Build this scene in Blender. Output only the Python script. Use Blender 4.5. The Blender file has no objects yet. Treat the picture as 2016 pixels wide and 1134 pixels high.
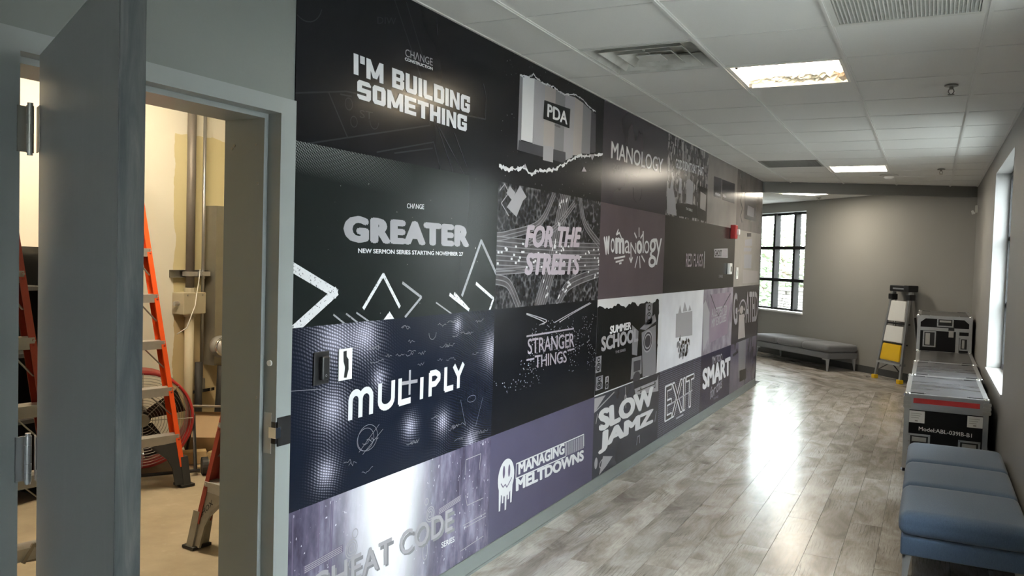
import bpy, bmesh, math, random
from mathutils import Vector, Matrix, Euler
PI = math.pi
sc = bpy.context.scene
col = sc.collection
rnd = random.Random(7)

# ------------------------------------------------------------------ camera, sky, exposure
cd = bpy.data.cameras.new('camera'); cam = bpy.data.objects.new('camera', cd); col.objects.link(cam)
sc.camera = cam
cd.sensor_width = 36.0; cd.lens = 1633.19 / 2016 * 36.0; cd.clip_start = 0.02; cd.clip_end = 300
def camera_matrix(loc, yaw, pitch, roll):
    f = Vector((math.sin(yaw)*math.cos(pitch), math.cos(yaw)*math.cos(pitch), math.sin(pitch)))
    r = Vector((math.cos(yaw), -math.sin(yaw), 0)); u = r.cross(f)
    r2 = r*math.cos(roll) + u*math.sin(roll); u2 = -r*math.sin(roll) + u*math.cos(roll)
    m = Matrix((r2, u2, -f)).transposed().to_4x4(); m.translation = loc
    return m
cam.matrix_world = camera_matrix(Vector((1.979, -3.325, 1.578)), -0.466882, -0.038333, 0.029284)
sc.view_settings.view_transform = 'Standard'; sc.view_settings.look = 'None'
sc.view_settings.gamma = 1.0; sc.view_settings.use_curve_mapping = False
sc.view_settings.exposure = 0.98

world = bpy.data.worlds.new('sky'); sc.world = world; world.use_nodes = True
wn = world.node_tree; wb = wn.nodes['Background']
wb.inputs[0].default_value = (0.90, 0.955, 1.0, 1); wb.inputs[1].default_value = 11.0

def area(name, loc, rot, sx, sy, power, color, portal=False):
    l = bpy.data.lights.new(name, 'AREA'); l.shape = 'RECTANGLE'; l.size = sx; l.size_y = sy
    l.energy = power; l.color = color
    o = bpy.data.objects.new(name, l); o.location = loc; o.rotation_euler = rot; col.objects.link(o)
    if portal: l.cycles.is_portal = True
    return o
# daylight portals in the window openings (they only guide sampling of the sky)
area('portal', (2.80, 4.38, 1.56), (0, PI/2, 0), 1.8, 1.9, 1, (1, 1, 1), True)
area('portal', (2.80, -0.55, 1.42), (0, PI/2, 0), 1.8, 2.3, 1, (1, 1, 1), True)
area('portal', (-0.90, 12.45, 1.62), (PI/2, 0, PI*0.75), 2.3, 1.75, 1, (1, 1, 1), True)
area('portal', (2.80, -5.50, 1.56), (0, PI/2, 0), 1.8, 1.9, 1, (1, 1, 1), True)

CEIL = 2.63
W = 2.465

# ------------------------------------------------------------------ helpers
def link(o, parent=None):
    col.objects.link(o)
    if parent is not None: o.parent = parent
    return o
def tag(o, label=None, cat=None, group=None, kind=None):
    if label: o['label'] = label
    if cat: o['category'] = cat
    if group: o['group'] = group
    if kind: o['kind'] = kind
    return o
def thing(name, label, cat, loc=(0, 0, 0), rz=0.0, group=None):
    o = bpy.data.objects.new(name, None); o.empty_display_size = 0.1
    o.location = loc; o.rotation_euler = (0, 0, rz); link(o)
    return tag(o, label, cat, group)
def obj(name, bm, mat, parent=None, smooth=False, label=None, kind=None, loc=None):
    me = bpy.data.meshes.new(name); bm.normal_update(); bm.to_mesh(me); bm.free()
    for m in (mat if isinstance(mat, (list, tuple)) else [mat]): me.materials.append(m)
    if smooth:
        for p in me.polygons: p.use_smooth = True
    o = bpy.data.objects.new(name, me); link(o, parent)
    if loc is not None: o.location = loc
    if label: o['label'] = label
    if kind: o['kind'] = kind
    return o
def weighted(o, angle=0.6):
    for p in o.data.polygons: p.use_smooth = True
    try: o.data.set_sharp_from_angle(angle=angle)
    except Exception: pass
    return o
def B(): return bmesh.new()
def box(bm, x0, x1, y0, y1, z0, z1, mi=0, M=None):
    vs = [bm.verts.new((x, y, z)) for x in (x0, x1) for y in (y0, y1) for z in (z0, z1)]
    if M is not None:
        for v in vs: v.co = M @ v.co
    for q in ((0, 1, 3, 2), (4, 6, 7, 5), (0, 4, 5, 1), (2, 3, 7, 6), (0, 2, 6, 4), (1, 5, 7, 3)):
        f = bm.faces.new([vs[i] for i in q]); f.material_index = mi
    return vs
def rbox(x0, x1, y0, y1, z0, z1, r, seg=2, mi=0):
    bm = B(); box(bm, x0, x1, y0, y1, z0, z1, mi)
    bmesh.ops.recalc_face_normals(bm, faces=bm.faces)
    bmesh.ops.bevel(bm, geom=list(bm.edges), offset=r, segments=seg, profile=0.5, affect='EDGES')
    return bm
def join(bm, other, M=None):
    me = bpy.data.meshes.new('tmp'); other.to_mesh(me); other.free()
    if M is not None: me.transform(M)
    bm.from_mesh(me); bpy.data.meshes.remove(me)
def basis(d):
    d = d.normalized(); a = Vector((0, 0, 1)) if abs(d.z) < 0.9 else Vector((1, 0, 0))
    u = d.cross(a).normalized(); return u, d.cross(u)
def tube(bm, pts, r, n=10, cap=True, mi=0):
    pts = [Vector(p) for p in pts]; rings = []
    rr = r if isinstance(r, (list, tuple)) else [r]*len(pts)
    u = None
    for i, p in enumerate(pts):
        d = (pts[min(i+1, len(pts)-1)] - pts[max(i-1, 0)]).normalized()
        if u is None: u, v = basis(d)
        else:
            u = (u - d*u.dot(d)).normalized(); v = d.cross(u)
        rings.append([bm.verts.new(p + (u*math.cos(2*PI*k/n) + v*math.sin(2*PI*k/n))*rr[i]) for k in range(n)])
    for a, b in zip(rings, rings[1:]):
        for k in range(n):
            f = bm.faces.new((a[k], a[(k+1) % n], b[(k+1) % n], b[k])); f.material_index = mi
    if cap:
        bm.faces.new(rings[0][::-1]).material_index = mi; bm.faces.new(rings[-1]).material_index = mi
def ring(bm, c, nrm, R, r, n=32, m=6, mi=0):
    c = Vector(c); u, v = basis(Vector(nrm)); nn = Vector(nrm).normalized(); rs = []
    for k in range(n):
        a = 2*PI*k/n; d = u*math.cos(a) + v*math.sin(a)
        rs.append([bm.verts.new(c + d*(R + r*math.cos(2*PI*j/m)) + nn*r*math.sin(2*PI*j/m)) for j in range(m)])
    for k in range(n):
        a, b = rs[k], rs[(k+1) % n]
        for j in range(m):
            bm.faces.new((a[j], a[(j+1) % m], b[(j+1) % m], b[j])).material_index = mi
def bar(bm, p0, p1, w, t, side, mi=0):
    """rectangular bar from p0 to p1: w along `side`, t across"""
    p0 = Vector(p0); p1 = Vector(p1); d = (p1-p0).normalized()
    s = Vector(side); s = (s - d*s.dot(d)).normalized(); q = d.cross(s)
    vs = []
    for p in (p0, p1):
        vs += [bm.verts.new(p + s*a*w/2 + q*b*t/2) for a, b in ((-1, -1), (1, -1), (1, 1), (-1, 1))]
    for f in ((3, 2, 1, 0), (4, 5, 6, 7), (0, 1, 5, 4), (1, 2, 6, 5), (2, 3, 7, 6), (3, 0, 4, 7)):
        bm.faces.new([vs[i] for i in f]).material_index = mi
def prism(bm, poly, z0, z1, mi=0):
    lo = [bm.verts.new((x, y, z0)) for x, y in poly]; hi = [bm.verts.new((x, y, z1)) for x, y in poly]
    n = len(poly); bm.faces.new(lo[::-1]).material_index = mi; bm.faces.new(hi).material_index = mi
    for k in range(n): bm.faces.new((lo[k], lo[(k+1) % n], hi[(k+1) % n], hi[k])).material_index = mi
def clip(poly, a, b, c):
    """keep a*x+b*y<=c"""
    out = []
    for i in range(len(poly)):
        p, q = poly[i], poly[(i+1) % len(poly)]
        dp, dq = a*p[0]+b*p[1]-c, a*q[0]+b*q[1]-c
        if dp <= 0: out.append(p)
        if dp*dq < 0:
            t = dp/(dp-dq); out.append((p[0]+t*(q[0]-p[0]), p[1]+t*(q[1]-p[1])))
    return out
def area2(poly): return abs(sum(poly[i][0]*poly[(i+1) % len(poly)][1]-poly[(i+1) % len(poly)][0]*poly[i][1] for i in range(len(poly))))/2
def copy_tree(o, parent=None):
    c = o.copy(); col.objects.link(c)
    if parent is not None: c.parent = parent
    for ch in list(o.children): copy_tree(ch, c)
    return c

# ------------------------------------------------------------------ materials
class G:
    """small shader-graph writer"""
    def __init__(s, name):
        s.m = bpy.data.materials.new(name); s.m.use_nodes = True; s.t = s.m.node_tree
        s.b = s.t.nodes['Principled BSDF']; s._o = None
    def n(s, k, **kw):
        x = s.t.nodes.new(k)
        for a, v in kw.items(): setattr(x, a, v)
        return x
    def set(s, sock, v):
        if hasattr(v, 'is_linked') or isinstance(v, bpy.types.NodeSocket): s.t.links.new(v, sock)
        elif isinstance(v, (tuple, list)) and len(v) == 3 and sock.type == 'RGBA': sock.default_value = (*v, 1)
        else: sock.default_value = v
    def obj(s):
        if s._o is None: s._o = s.n('ShaderNodeTexCoord').outputs['Object']
        return s._o
    def xyz(s, v=None):
        x = s.n('ShaderNodeSeparateXYZ'); s.set(x.inputs[0], v or s.obj()); return x.outputs
    def comb(s, x, y, z):
        c = s.n('ShaderNodeCombineXYZ')
        for i, q in enumerate((x, y, z)): s.set(c.inputs[i], q)
        return c.outputs[0]
    def math(s, op, a, b=0.0, c=0.0, clamp=False):
        x = s.n('ShaderNodeMath', operation=op, use_clamp=clamp)
        s.set(x.inputs[0], a); s.set(x.inputs[1], b); s.set(x.inputs[2], c); return x.outputs[0]
    def scale(s, k, v=None, off=(0, 0, 0)):
        x = s.n('ShaderNodeMapping'); s.set(x.inputs[0], v or s.obj()); x.inputs[3].default_value = k if isinstance(k, tuple) else (k, k, k)
        x.inputs[1].default_value = off; return x.outputs[0]
    def noise(s, sc_, v=None, det=2.0, rough=0.5, dist=0.0):
        x = s.n('ShaderNodeTexNoise'); s.set(x.inputs['Vector'], v or s.obj()); x.inputs['Scale'].default_value = sc_
        x.inputs['Detail'].default_value = det; x.inputs['Roughness'].default_value = rough; x.inputs['Distortion'].default_value = dist
        return x.outputs['Fac']
    def vor(s, sc_, v=None, out='Distance', feature='F1'):
        x = s.n('ShaderNodeTexVoronoi', feature=feature); s.set(x.inputs['Vector'], v or s.obj()); x.inputs['Scale'].default_value = sc_
        return x.outputs[out]
    def ramp(s, f, stops, interp='LINEAR'):
        x = s.n('ShaderNodeValToRGB'); s.set(x.inputs[0], f); r = x.color_ramp; r.interpolation = interp
        while len(r.elements) > 1: r.elements.remove(r.elements[0])
        for i, (p, c) in enumerate(stops):
            c = (c, c, c) if not isinstance(c, (tuple, list)) else c
            e = r.elements[0] if i == 0 else r.elements.new(p)
            e.position = p; e.color = (*c, 1)
        return x.outputs[0]
    def mix(s, f, a, b, mode='MIX'):
        x = s.n('ShaderNodeMix', data_type='RGBA', blend_type=mode); s.set(x.inputs[0], f); s.set(x.inputs[6], a); s.set(x.inputs[7], b); return x.outputs[2]
    def bump(s, h, st=0.2, d=0.01):
        x = s.n('ShaderNodeBump'); x.inputs['Strength'].default_value = st; x.inputs['Distance'].default_value = d
        s.set(x.inputs['Height'], h); s.t.links.new(x.outputs[0], s.b.inputs['Normal'])
    def out(s, color=None, rough=None, metal=None, **kw):
        if color is not None: s.set(s.b.inputs['Base Color'], color)
        if rough is not None: s.set(s.b.inputs['Roughness'], rough)
        if metal is not None: s.set(s.b.inputs['Metallic'], metal)
        for k, v in kw.items(): s.set(s.b.inputs[k.replace('_', ' ')], v)
        return s.m
def plain(name, color, rough=0.5, metal=0.0, var=0.06, scale_=6.0, bump=0.0, **kw):
    g = G(name); f = g.noise(scale_, det=3)
    c = g.mix(f, tuple(max(0, q*(1-var)) for q in color), tuple(q*(1+var) for q in color))
    if bump: g.bump(g.noise(bump, det=2), 0.15, 0.002)
    return g.out(c, rough, metal, **kw)
def emis(name, color, strength):
    g = G(name); g.b.inputs['Emission Strength'].default_value = strength
    return g.out(color, 0.5, Emission_Color=color)

M = {}
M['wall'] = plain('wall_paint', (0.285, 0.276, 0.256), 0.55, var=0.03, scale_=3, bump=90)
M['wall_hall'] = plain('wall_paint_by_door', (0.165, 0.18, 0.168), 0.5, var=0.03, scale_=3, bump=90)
M['soffit'] = plain('soffit_paint', (0.20, 0.20, 0.19), 0.6, var=0.03)
M['reveal'] = plain('window_reveal_paint', (0.42, 0.42, 0.41), 0.5, var=0.03)
M['frame_grey'] = plain('door_frame_paint', (0.255, 0.275, 0.27), 0.32, var=0.04, scale_=8)
M['base'] = plain('baseboard_vinyl', (0.17, 0.19, 0.185), 0.4, var=0.05)
M['base_dark'] = plain('baseboard_dark_vinyl', (0.05, 0.05, 0.048), 0.5, var=0.05)
M['alu'] = plain('brushed_aluminium', (0.46, 0.465, 0.47), 0.34, 0.85, var=0.08, scale_=25)
M['alu_dull'] = plain('dull_aluminium', (0.45, 0.44, 0.42), 0.5, 0.6, var=0.15, scale_=18)
M['leg_grey'] = plain('satin_leg_metal', (0.42, 0.43, 0.45), 0.35, 0.3, var=0.04)
M['chrome'] = plain('chrome', (0.75, 0.76, 0.77), 0.12, 1.0, var=0.03)
M['steel'] = plain('galvanised_steel', (0.32, 0.31, 0.28), 0.42, 0.7, var=0.1, scale_=12)
M['black'] = plain('black_plastic', (0.012, 0.012, 0.013), 0.35, var=0.1)
M['black_frame'] = plain('black_window_frame', (0.015, 0.015, 0.016), 0.4, var=0.1)
M['white'] = plain('white_plastic', (0.75, 0.75, 0.73), 0.4, var=0.03)
M['orange'] = plain('orange_fibreglass', (0.72, 0.085, 0.012), 0.42, var=0.12, scale_=9)
M['red_fib'] = plain('red_fibreglass', (0.30, 0.045, 0.025), 0.45, var=0.15, scale_=9)
M['yellow'] = plain('yellow_plastic', (0.80, 0.50, 0.01), 0.4, var=0.06)
M['red'] = plain('red_paint', (0.42, 0.03, 0.03), 0.4, var=0.08)
M['rubber'] = plain('dark_rubber', (0.02, 0.019, 0.018), 0.7, var=0.2)
M['foot_metal'] = plain('worn_foot_casting', (0.30, 0.27, 0.22), 0.55, 0.3, var=0.3, scale_=20)
M['card'] = plain('cardboard', (0.40, 0.28, 0.16), 0.8, var=0.1, scale_=10)
M['wood'] = plain('raw_timber', (0.52, 0.38, 0.20), 0.7, var=0.15, scale_=20)
M['tape'] = plain('cream_conduit_paint', (0.56, 0.50, 0.36), 0.5, var=0.08)
M['conduit'] = plain('grey_conduit', (0.16, 0.145, 0.13), 0.5, 0.3, var=0.1)
M['box_beige'] = plain('box_beige_paint', (0.40, 0.36, 0.26), 0.5, var=0.08)
M['tee'] = plain('ceiling_grid_paint', (0.66, 0.66, 0.63), 0.4, var=0.02)
M['vent'] = plain('vent_paint', (0.60, 0.60, 0.56), 0.45, var=0.04)
M['glass'] = None
g = G('window_glass'); M['glass'] = g.out((0.95, 1, 0.98), 0.0, Transmission_Weight=1.0, IOR=1.02)

g = G('door_leaf_paint'); v = g.scale((6, 6, 0.6))
f = g.noise(4, v, 6, 0.6, 0.4); f2 = g.noise(1.6, g.scale((1, 1, 1)), 3)
c = g.ramp(f, [(0.3, (0.25, 0.255, 0.25)), (0.55, (0.29, 0.295, 0.29)), (0.8, (0.35, 0.355, 0.35))])
c = g.mix(g.math('MULTIPLY', f2, 0.35), c, (0.24, 0.225, 0.20)); g.bump(g.noise(120, v, 2), 0.05, 0.001)
M['leaf'] = g.out(c, g.math('ADD', g.math('MULTIPLY', f, 0.2), 0.28))
g = G('door_edge_paint'); v = g.scale((14, 14, 1.6))
f = g.noise(3, v, 6, 0.65, 0.8)
c = g.ramp(f, [(0.3, (0.10, 0.115, 0.12)), (0.5, (0.15, 0.165, 0.165)), (0.72, (0.23, 0.235, 0.225))])
M['leaf_edge'] = g.out(c, 0.42)

g = G('acoustic_tile'); f = g.noise(220, det=2); f2 = g.noise(2.5)
c = g.mix(f, (0.70, 0.70, 0.67), (0.77, 0.77, 0.74)); c = g.mix(g.math('MULTIPLY', f2, 0.2), c, (0.55, 0.55, 0.52))
g.bump(f, 0.25, 0.002); M['tile'] = g.out(c, 0.85)

g = G('vinyl_plank')
oi = g.n('ShaderNodeObjectInfo').outputs['Random']
ofs = g.comb(g.math('MULTIPLY', oi, 37.0), g.math('MULTIPLY', oi, 91.0), 0.0)
va = g.n('ShaderNodeVectorMath', operation='ADD'); g.set(va.inputs[0], g.obj()); g.set(va.inputs[1], ofs)
p = va.outputs[0]
blot = g.noise(2.4, g.scale((2.2, 0.9, 1), p), 4, 0.6, 0.6)
grain = g.noise(9, g.scale((9, 0.7, 1), p), 5, 0.65, 1.2)
fine = g.noise(30, g.scale((8, 0.5, 1), p), 2, 0.6)
wv = g.n('ShaderNodeTexWave', bands_direction='X'); g.set(wv.inputs['Vector'], g.scale((3.2, 0.35, 1), p)); wv.inputs['Scale'].default_value = 5
wv.inputs['Distortion'].default_value = 9; wv.inputs['Detail'].default_value = 3; wv.inputs['Detail Scale'].default_value = 1.2
base = g.ramp(blot, [(0.28, (0.22, 0.185, 0.155)), (0.44, (0.37, 0.335, 0.295)), (0.62, (0.53, 0.50, 0.465))])
tint = g.ramp(oi, [(0.0, 0.80), (0.35, 0.95), (0.7, 1.0), (1.0, 1.10)])
base = g.mix(1.0, base, tint, 'MULTIPLY')
line = g.math('MULTIPLY', g.ramp(wv.outputs['Fac'], [(0.0, 1.0), (0.07, 0.25), (0.16, 0.0)]), g.ramp(g.noise(3.0, p, 2), [(0.52, 0.0), (0.62, 1.0)]))
base = g.mix(g.math('MULTIPLY', line, 0.55), base, (0.07, 0.058, 0.05))
base = g.mix(g.math('MULTIPLY', g.ramp(grain, [(0.35, 1.0), (0.55, 0.0)]), 0.28), base, (0.12, 0.10, 0.085))
g.bump(g.math('ADD', g.math('MULTIPLY', fine, 0.5), g.math('MULTIPLY', grain, 0.7)), 0.16, 0.0012)
M['plank'] = g.out(base, g.math('ADD', g.math('MULTIPLY', blot, 0.16), 0.15))

g = G('closet_concrete'); f = g.noise(2.2, det=6, rough=0.6); f2 = g.noise(14, det=4)
c = g.ramp(f, [(0.3, (0.30, 0.245, 0.165)), (0.55, (0.40, 0.335, 0.235)), (0.75, (0.48, 0.41, 0.30))])
c = g.mix(g.math('MULTIPLY', g.ramp(f2, [(0.6, 0.0), (0.75, 1.0)]), 0.3), c, (0.55, 0.50, 0.40))
g.bump(f2, 0.2, 0.003); M['concrete'] = g.out(c, 0.55)
g = G('closet_wall_paint'); x, y, z = g.xyz()
wob = g.math('MULTIPLY', g.math('SUBTRACT', g.noise(5, det=3), 0.5), 0.09)
yy = g.math('ADD', y, wob); zz = g.math('ADD', z, wob)
old = g.math('MULTIPLY', g.math('GREATER_THAN', yy, 1.27), g.math('LESS_THAN', zz, 2.46))
low = g.math('LESS_THAN', zz, 1.05)
c = g.mix(old, (0.78, 0.755, 0.66), (0.66, 0.59, 0.35)); c = g.mix(g.math('MULTIPLY', old, low), c, (0.56, 0.45, 0.26))
M['closet'] = g.out(c, 0.6)

def fabric(name, a, b):
    g = G(name); f = g.noise(260, g.scale((1, 1, 1)), 2, 0.7); f2 = g.noise(70, g.scale((1, 4, 1)), 3, 0.6)
    c = g.mix(g.math('MULTIPLY', g.math('ADD', f, f2), 0.5), a, b); g.bump(f, 0.35, 0.002)
    return g.out(c, 0.85, Sheen_Weight=0.25)
M['blue_fabric'] = fabric('blue_grey_fabric', (0.045, 0.078, 0.135), (0.135, 0.20, 0.31))
M['grey_fabric'] = fabric('grey_fabric', (0.10, 0.105, 0.115), (0.19, 0.195, 0.21))
g = G('laminate_black'); f = g.noise(300, det=1); g.bump(f, 0.1, 0.001)
M['laminate'] = g.out(g.mix(f, (0.007, 0.007, 0.008), (0.013, 0.013, 0.015)), 0.4, IOR=1.25)
g = G('laminate_top_dusty'); f = g.noise(2.0, g.scale((0.7, 2.0, 1)), 5, 0.55, 0.8)
c = g.ramp(f, [(0.25, (0.04, 0.04, 0.043)), (0.5, (0.075, 0.075, 0.08)), (0.75, (0.12, 0.12, 0.13))])
M['dusty'] = g.out(c, g.math('ADD', g.math('MULTIPLY', f, 0.25), 0.16))

# ------------------------------------------------------------------ floor of planks
T = 0.6096
S2 = math.sqrt(0.5)
g = G('subfloor'); M['sub'] = g.out((0.05, 0.045, 0.04), 0.8)
bm = B()
prism(bm, [(0, -7.0), (W, -7.0), (W, 8.755), (-4.5, 15.72), (-4.5, 7.7), (0, 7.7)], -0.08, -0.0055)
floor = tag(obj('floor', bm, M['sub']), kind='structure')
PW, PL, GAP = 0.178, 1.22, 0.0009
shared = None
def plank_mesh(poly, ox, oy):
    bm = B(); prism(bm, [(x-ox, y-oy) for x, y in poly], -0.006, 0.0)
    return obj('plank', bm, M['plank'], floor, loc=(ox, oy, 0))
full = [(GAP, GAP), (PW-GAP, GAP), (PW-GAP, PL-GAP), (GAP, PL-GAP)]
YB = 8.08
i = 0; x = 0.0
while x < W:
    y = -2.2 - rnd.random()*PL
    while y < YB:
        poly = [(x+a, y+b) for a, b in full]
        poly = clip(clip(clip(poly, 1, 0, W-0.001), 0, 1, YB-GAP), -1, 0, -0.001)
        if len(poly) > 2 and area2(poly) > 0.0005:
            if area2(poly) > 0.999*area2(full):
                if shared is None: o = plank_mesh(poly, x, y); shared = o
                else:
                    o = shared.copy(); col.objects.link(o); o.parent = floor; o.location = (x, y, 0)
            else: plank_mesh(poly, x, y)
        y += PL
    x += PW
# lobby planks, laid along the slanted wall
def lob(u, v): return (2.465 - u*S2 - v*S2, 8.755 + u*S2 - v*S2)   # u along the slanted wall, v away from it
v = 0.0
while v < 3.9:
    u = -1.8 - rnd.random()*PL
    while u < 7.2:
        poly = [lob(u+b, v+a) for a, b in full]
        for h in ((1, 0, W-0.001), (0, -1, -YB-GAP), (1, 1, 11.218), (-1, 0, 4.45)): poly = clip(poly, *h) if len(poly) > 2 else poly
        if len(poly) > 2: poly = clip(poly, 0, -1, -YB-GAP)
        if len(poly) > 2 and area2(poly) > 0.001:
            cx, cy = lob(u, v)
            bm = B(); R = Matrix.Rotation(-PI/4*3, 2)
            # local frame: y along the plank
            loc_poly = []
            for px_, py_ in poly:
                dx, dy = px_-cx, py_-cy
                loc_poly.append((-(dx*S2+dy*S2), (-dx*S2+dy*S2)))
            a_ = sum(loc_poly[k][0]*loc_poly[(k+1) % len(loc_poly)][1]-loc_poly[(k+1) % len(loc_poly)][0]*loc_poly[k][1] for k in range(len(loc_poly)))
            # same handedness: local x = -(normal), local y = along wall  -> mirrored, so flip x
            loc_poly = [(-q[0], q[1]) for q in loc_poly]
            prism(bm, loc_poly, -0.006, 0.0)
            bmesh.ops.recalc_face_normals(bm, faces=bm.faces)
            o = obj('plank', bm, M['plank'], floor, loc=(cx, cy, 0)); o.rotation_euler = (0, 0, PI/4)
        u += PL
    v += PW

# closet floor
bm = B(); box(bm, -3.3, 0.0, -3.2, 3.0, -0.08, -0.004)
tag(obj('closet_floor', bm, M['concrete']), kind='structure')

# ------------------------------------------------------------------ walls
def struct(name, bm, mat, **kw): return tag(obj(name, bm, mat, **kw), kind='structure')
DY0, DY1, DZ = -2.125, -1.105, 2.088     # outside of the door frame
bm = B()
box(bm, -0.2, 0, -7.0, DY0+0.02, 0, 3.0); box(bm, -0.2, 0, DY0+0.02, DY1-0.02, DZ-0.02, 3.0); box(bm, -0.2, 0, DY1-0.02, 7.66, 0, 3.0)
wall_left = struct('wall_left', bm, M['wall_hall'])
WO = [(3.45, 5.32, 0.68, 2.45), (-1.5, 0.4, 0.68, 2.45), (-6.45, -4.55, 0.68, 2.45)]
def wall_with_holes(bm, a0, a1, z0, z1, t0, t1, holes, put):
    a = a0
    for h in sorted(holes):
        put(a, h[0], z0, z1); put(h[0], h[1], z0, h[2]); put(h[0], h[1], h[3], z1); a = h[1]
    put(a, a1, z0, z1)
bm = B()
wall_with_holes(bm, -7.0, 8.95, 0, 2.75, 0, 0, WO, lambda a, b, c, d: box(bm, W, W+0.3, a, b, c, d))
wall_right = struct('wall_right', bm, M['wall'])
def far(u, v, z): return Vector((2.465 - u*S2 + v*S2, 8.755 + u*S2 + v*S2, z))   # v outward
def fbox(bm, u0, u1, v0, v1, z0, z1, mi=0):
    n0 = len(bm.verts); vs = [bm.verts.new(far(u, v, z)) for u in (u0, u1) for v in (v0, v1) for z in (z0, z1)]
    for q in ((0, 1, 3, 2), (4, 6, 7, 5), (0, 4, 5, 1), (2, 3, 7, 6), (0, 2, 6, 4), (1, 5, 7, 3)):
        f = bm.faces.new([vs[i] for i in q]); f.material_index = mi
FU0, FU1, FZ0, FZ1 = 3.34, 5.72, 0.77, 2.475
bm = B(); wall_with_holes(bm, 0.0, 9.9, 0, 2.75, 0, 0, [(FU0, FU1, FZ0, FZ1)], lambda a, b, c, d: fbox(bm, a, b, 0, 0.25, c, d))
bmesh.ops.recalc_face_normals(bm, faces=bm.faces)
wall_far = struct('wall_far', bm, M['wall'])
bm = B(); box(bm, -4.7, -4.5, 7.7, 15.9, 0, 2.75); struct('wall_lobby', bm, M['wall'])
bm = B(); box(bm, -4.5, -0.2, 7.5, 7.655, 0, 3.0); struct('wall_lobby', bm, M['wall'])
bm = B(); box(bm, -0.2, W+0.3, -7.2, -7.0, 0, 3.0)
struct('wall_back', bm, M['wall'])
bm = B(); box(bm, -3.4, -3.3, -3.3, 3.1, 0, 3.0); struct('closet_wall', bm, M['closet'])
bm = B(); box(bm, -3.3, -0.2, -3.3, -3.2, 0, 3.0); struct('closet_wall', bm, M['closet'])
bm = B(); box(bm, -3.3, -0.2, 3.0, 3.1, 0, 3.0); struct('closet_wall', bm, M['closet'])
bm = B(); box(bm, -3.4, -0.2, -3.3, 3.1, 3.0, 3.1); struct('closet_ceiling', bm, M['tile'])
# header between hall and lobby
bm = B(); bar(bm, (0.0, 7.755, 2.585), (W, 8.825, 2.585), 0.17, 0.11, (0, 0, 1)); struct('trim_1', bm, M['soffit'])
# dark end cap of the mural wall
bm = B(); box(bm, -0.2, 0.004, 7.66, 7.70, 0, 2.63); struct('trim_2', bm, M['black'])
# baseboards
bm = B(); box(bm, 0, 0.010, DY1, 7.66, 0, 0.090); box(bm, 0.009, 0.016, DY1, 7.66, 0, 0.012); struct('baseboard_left', bm, M['base'])
bm = B(); box(bm, W-0.010, W, -7, 8.75, 0, 0.10); struct('baseboard_right', bm, M['base_dark'])
bm = B(); fbox(bm, 0.02, 9.8, -0.012, 0.0, 0, 0.10); struct('baseboard_far', bm, M['base_dark'])

# ------------------------------------------------------------------ windows
def window_right(name, y0, y1, z0, z1, nv, nz):
    bm = B(); e = 0.004
    xa, xb = W-0.001, W+0.12
    box(bm, xa, xb, y0, y0+e, z0, z1); box(bm, xa, xb, y1-e, y1, z0, z1); box(bm, xa, xb, y0, y1, z1-e, z1)
    root = struct(name, bm, M['reveal'])
    bm = B(); box(bm, xa-0.012, xb, y0, y1, z0, z0+0.02); obj('sill', bm, M['reveal'], root)
    bm = B(); xa, xb = W+0.115, W+0.22; t = 0.045
    box(bm, xa, xb, y0, y0+t, z0, z1); box(bm, xa, xb, y1-t, y1, z0, z1); box(bm, xa, xb, y0+t, y1-t, z1-t, z1); box(bm, xa, xb, y0+t, y1-t, z0, z0+t+0.02)
    obj('window_frame', bm, M['black_frame'], root)
    for k in range(1, nv):
        yy = y0+(y1-y0)*k/nv; bm = B(); box(bm, xa, xb, yy-0.022, yy+0.022, z0+0.065, z1-t); obj('mullion', bm, M['black_frame'], root)
    for k in range(1, nz):
        zz = z0+(z1-z0)*k/nz; bm = B(); box(bm, xa+0.01, xb-0.01, y0+t, y1-t, zz-0.02, zz+0.02); obj('mullion', bm, M['black_frame'], root)
    for a in range(nv):
        for b in range(nz):
            ya = y0+(y1-y0)*a/nv; yb = y0+(y1-y0)*(a+1)/nv; za = z0+(z1-z0)*b/nz; zb = z0+(z1-z0)*(b+1)/nz
            bm = B(); box(bm, W+0.165, W+0.170, ya+0.02, yb-0.02, za+0.02, zb-0.02); obj('pane', bm, M['glass'], root)
window_right('window_1', *WO[0][:2], *WO[0][2:], 2, 3)
window_right('window_3', *WO[1][:2], *WO[1][2:], 2, 3)
window_right('window_4', *WO[2][:2], *WO[2][2:], 2, 3)
bm = B(); e = 0.004
fbox(bm, FU0, FU0+e, 0.0, 0.17, FZ0, FZ1); fbox(bm, FU1-e, FU1, 0, 0.17, FZ0, FZ1); fbox(bm, FU0, FU1, 0, 0.17, FZ1-e, FZ1)
w2 = struct('window_2', bm, M['reveal'])
bm = B(); fbox(bm, FU0-0.01, FU1, -0.025, 0.17, FZ0-0.02, FZ0+0.006); obj('sill', bm, M['white'], w2)
bm = B(); t = 0.04
for q in ((FU0, FU0+t, FZ0, FZ1), (FU1-t, FU1, FZ0, FZ1), (FU0+t, FU1-t, FZ1-t, FZ1), (FU0+t, FU1-t, FZ0, FZ0+t)): fbox(bm, q[0], q[1], 0.165, 0.235, q[2], q[3])
obj('window_frame', bm, M['black_frame'], w2)
us = [FU0, 3.80, 4.36, 4.92, 5.4, FU1]; zs = [FZ0, 1.30, 1.86, FZ1]
for u in us[1:-1]:
    bm = B(); fbox(bm, u-0.03, u+0.03, 0.13, 0.235, FZ0+0.006, FZ1-0.004); obj('mullion', bm, M['black_frame'], w2)
for z in zs[1:-1]:
    bm = B(); fbox(bm, FU0+0.004, FU1-0.004, 0.12, 0.23, z-0.027, z+0.027); obj('transom', bm, M['black_frame'], w2)
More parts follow.
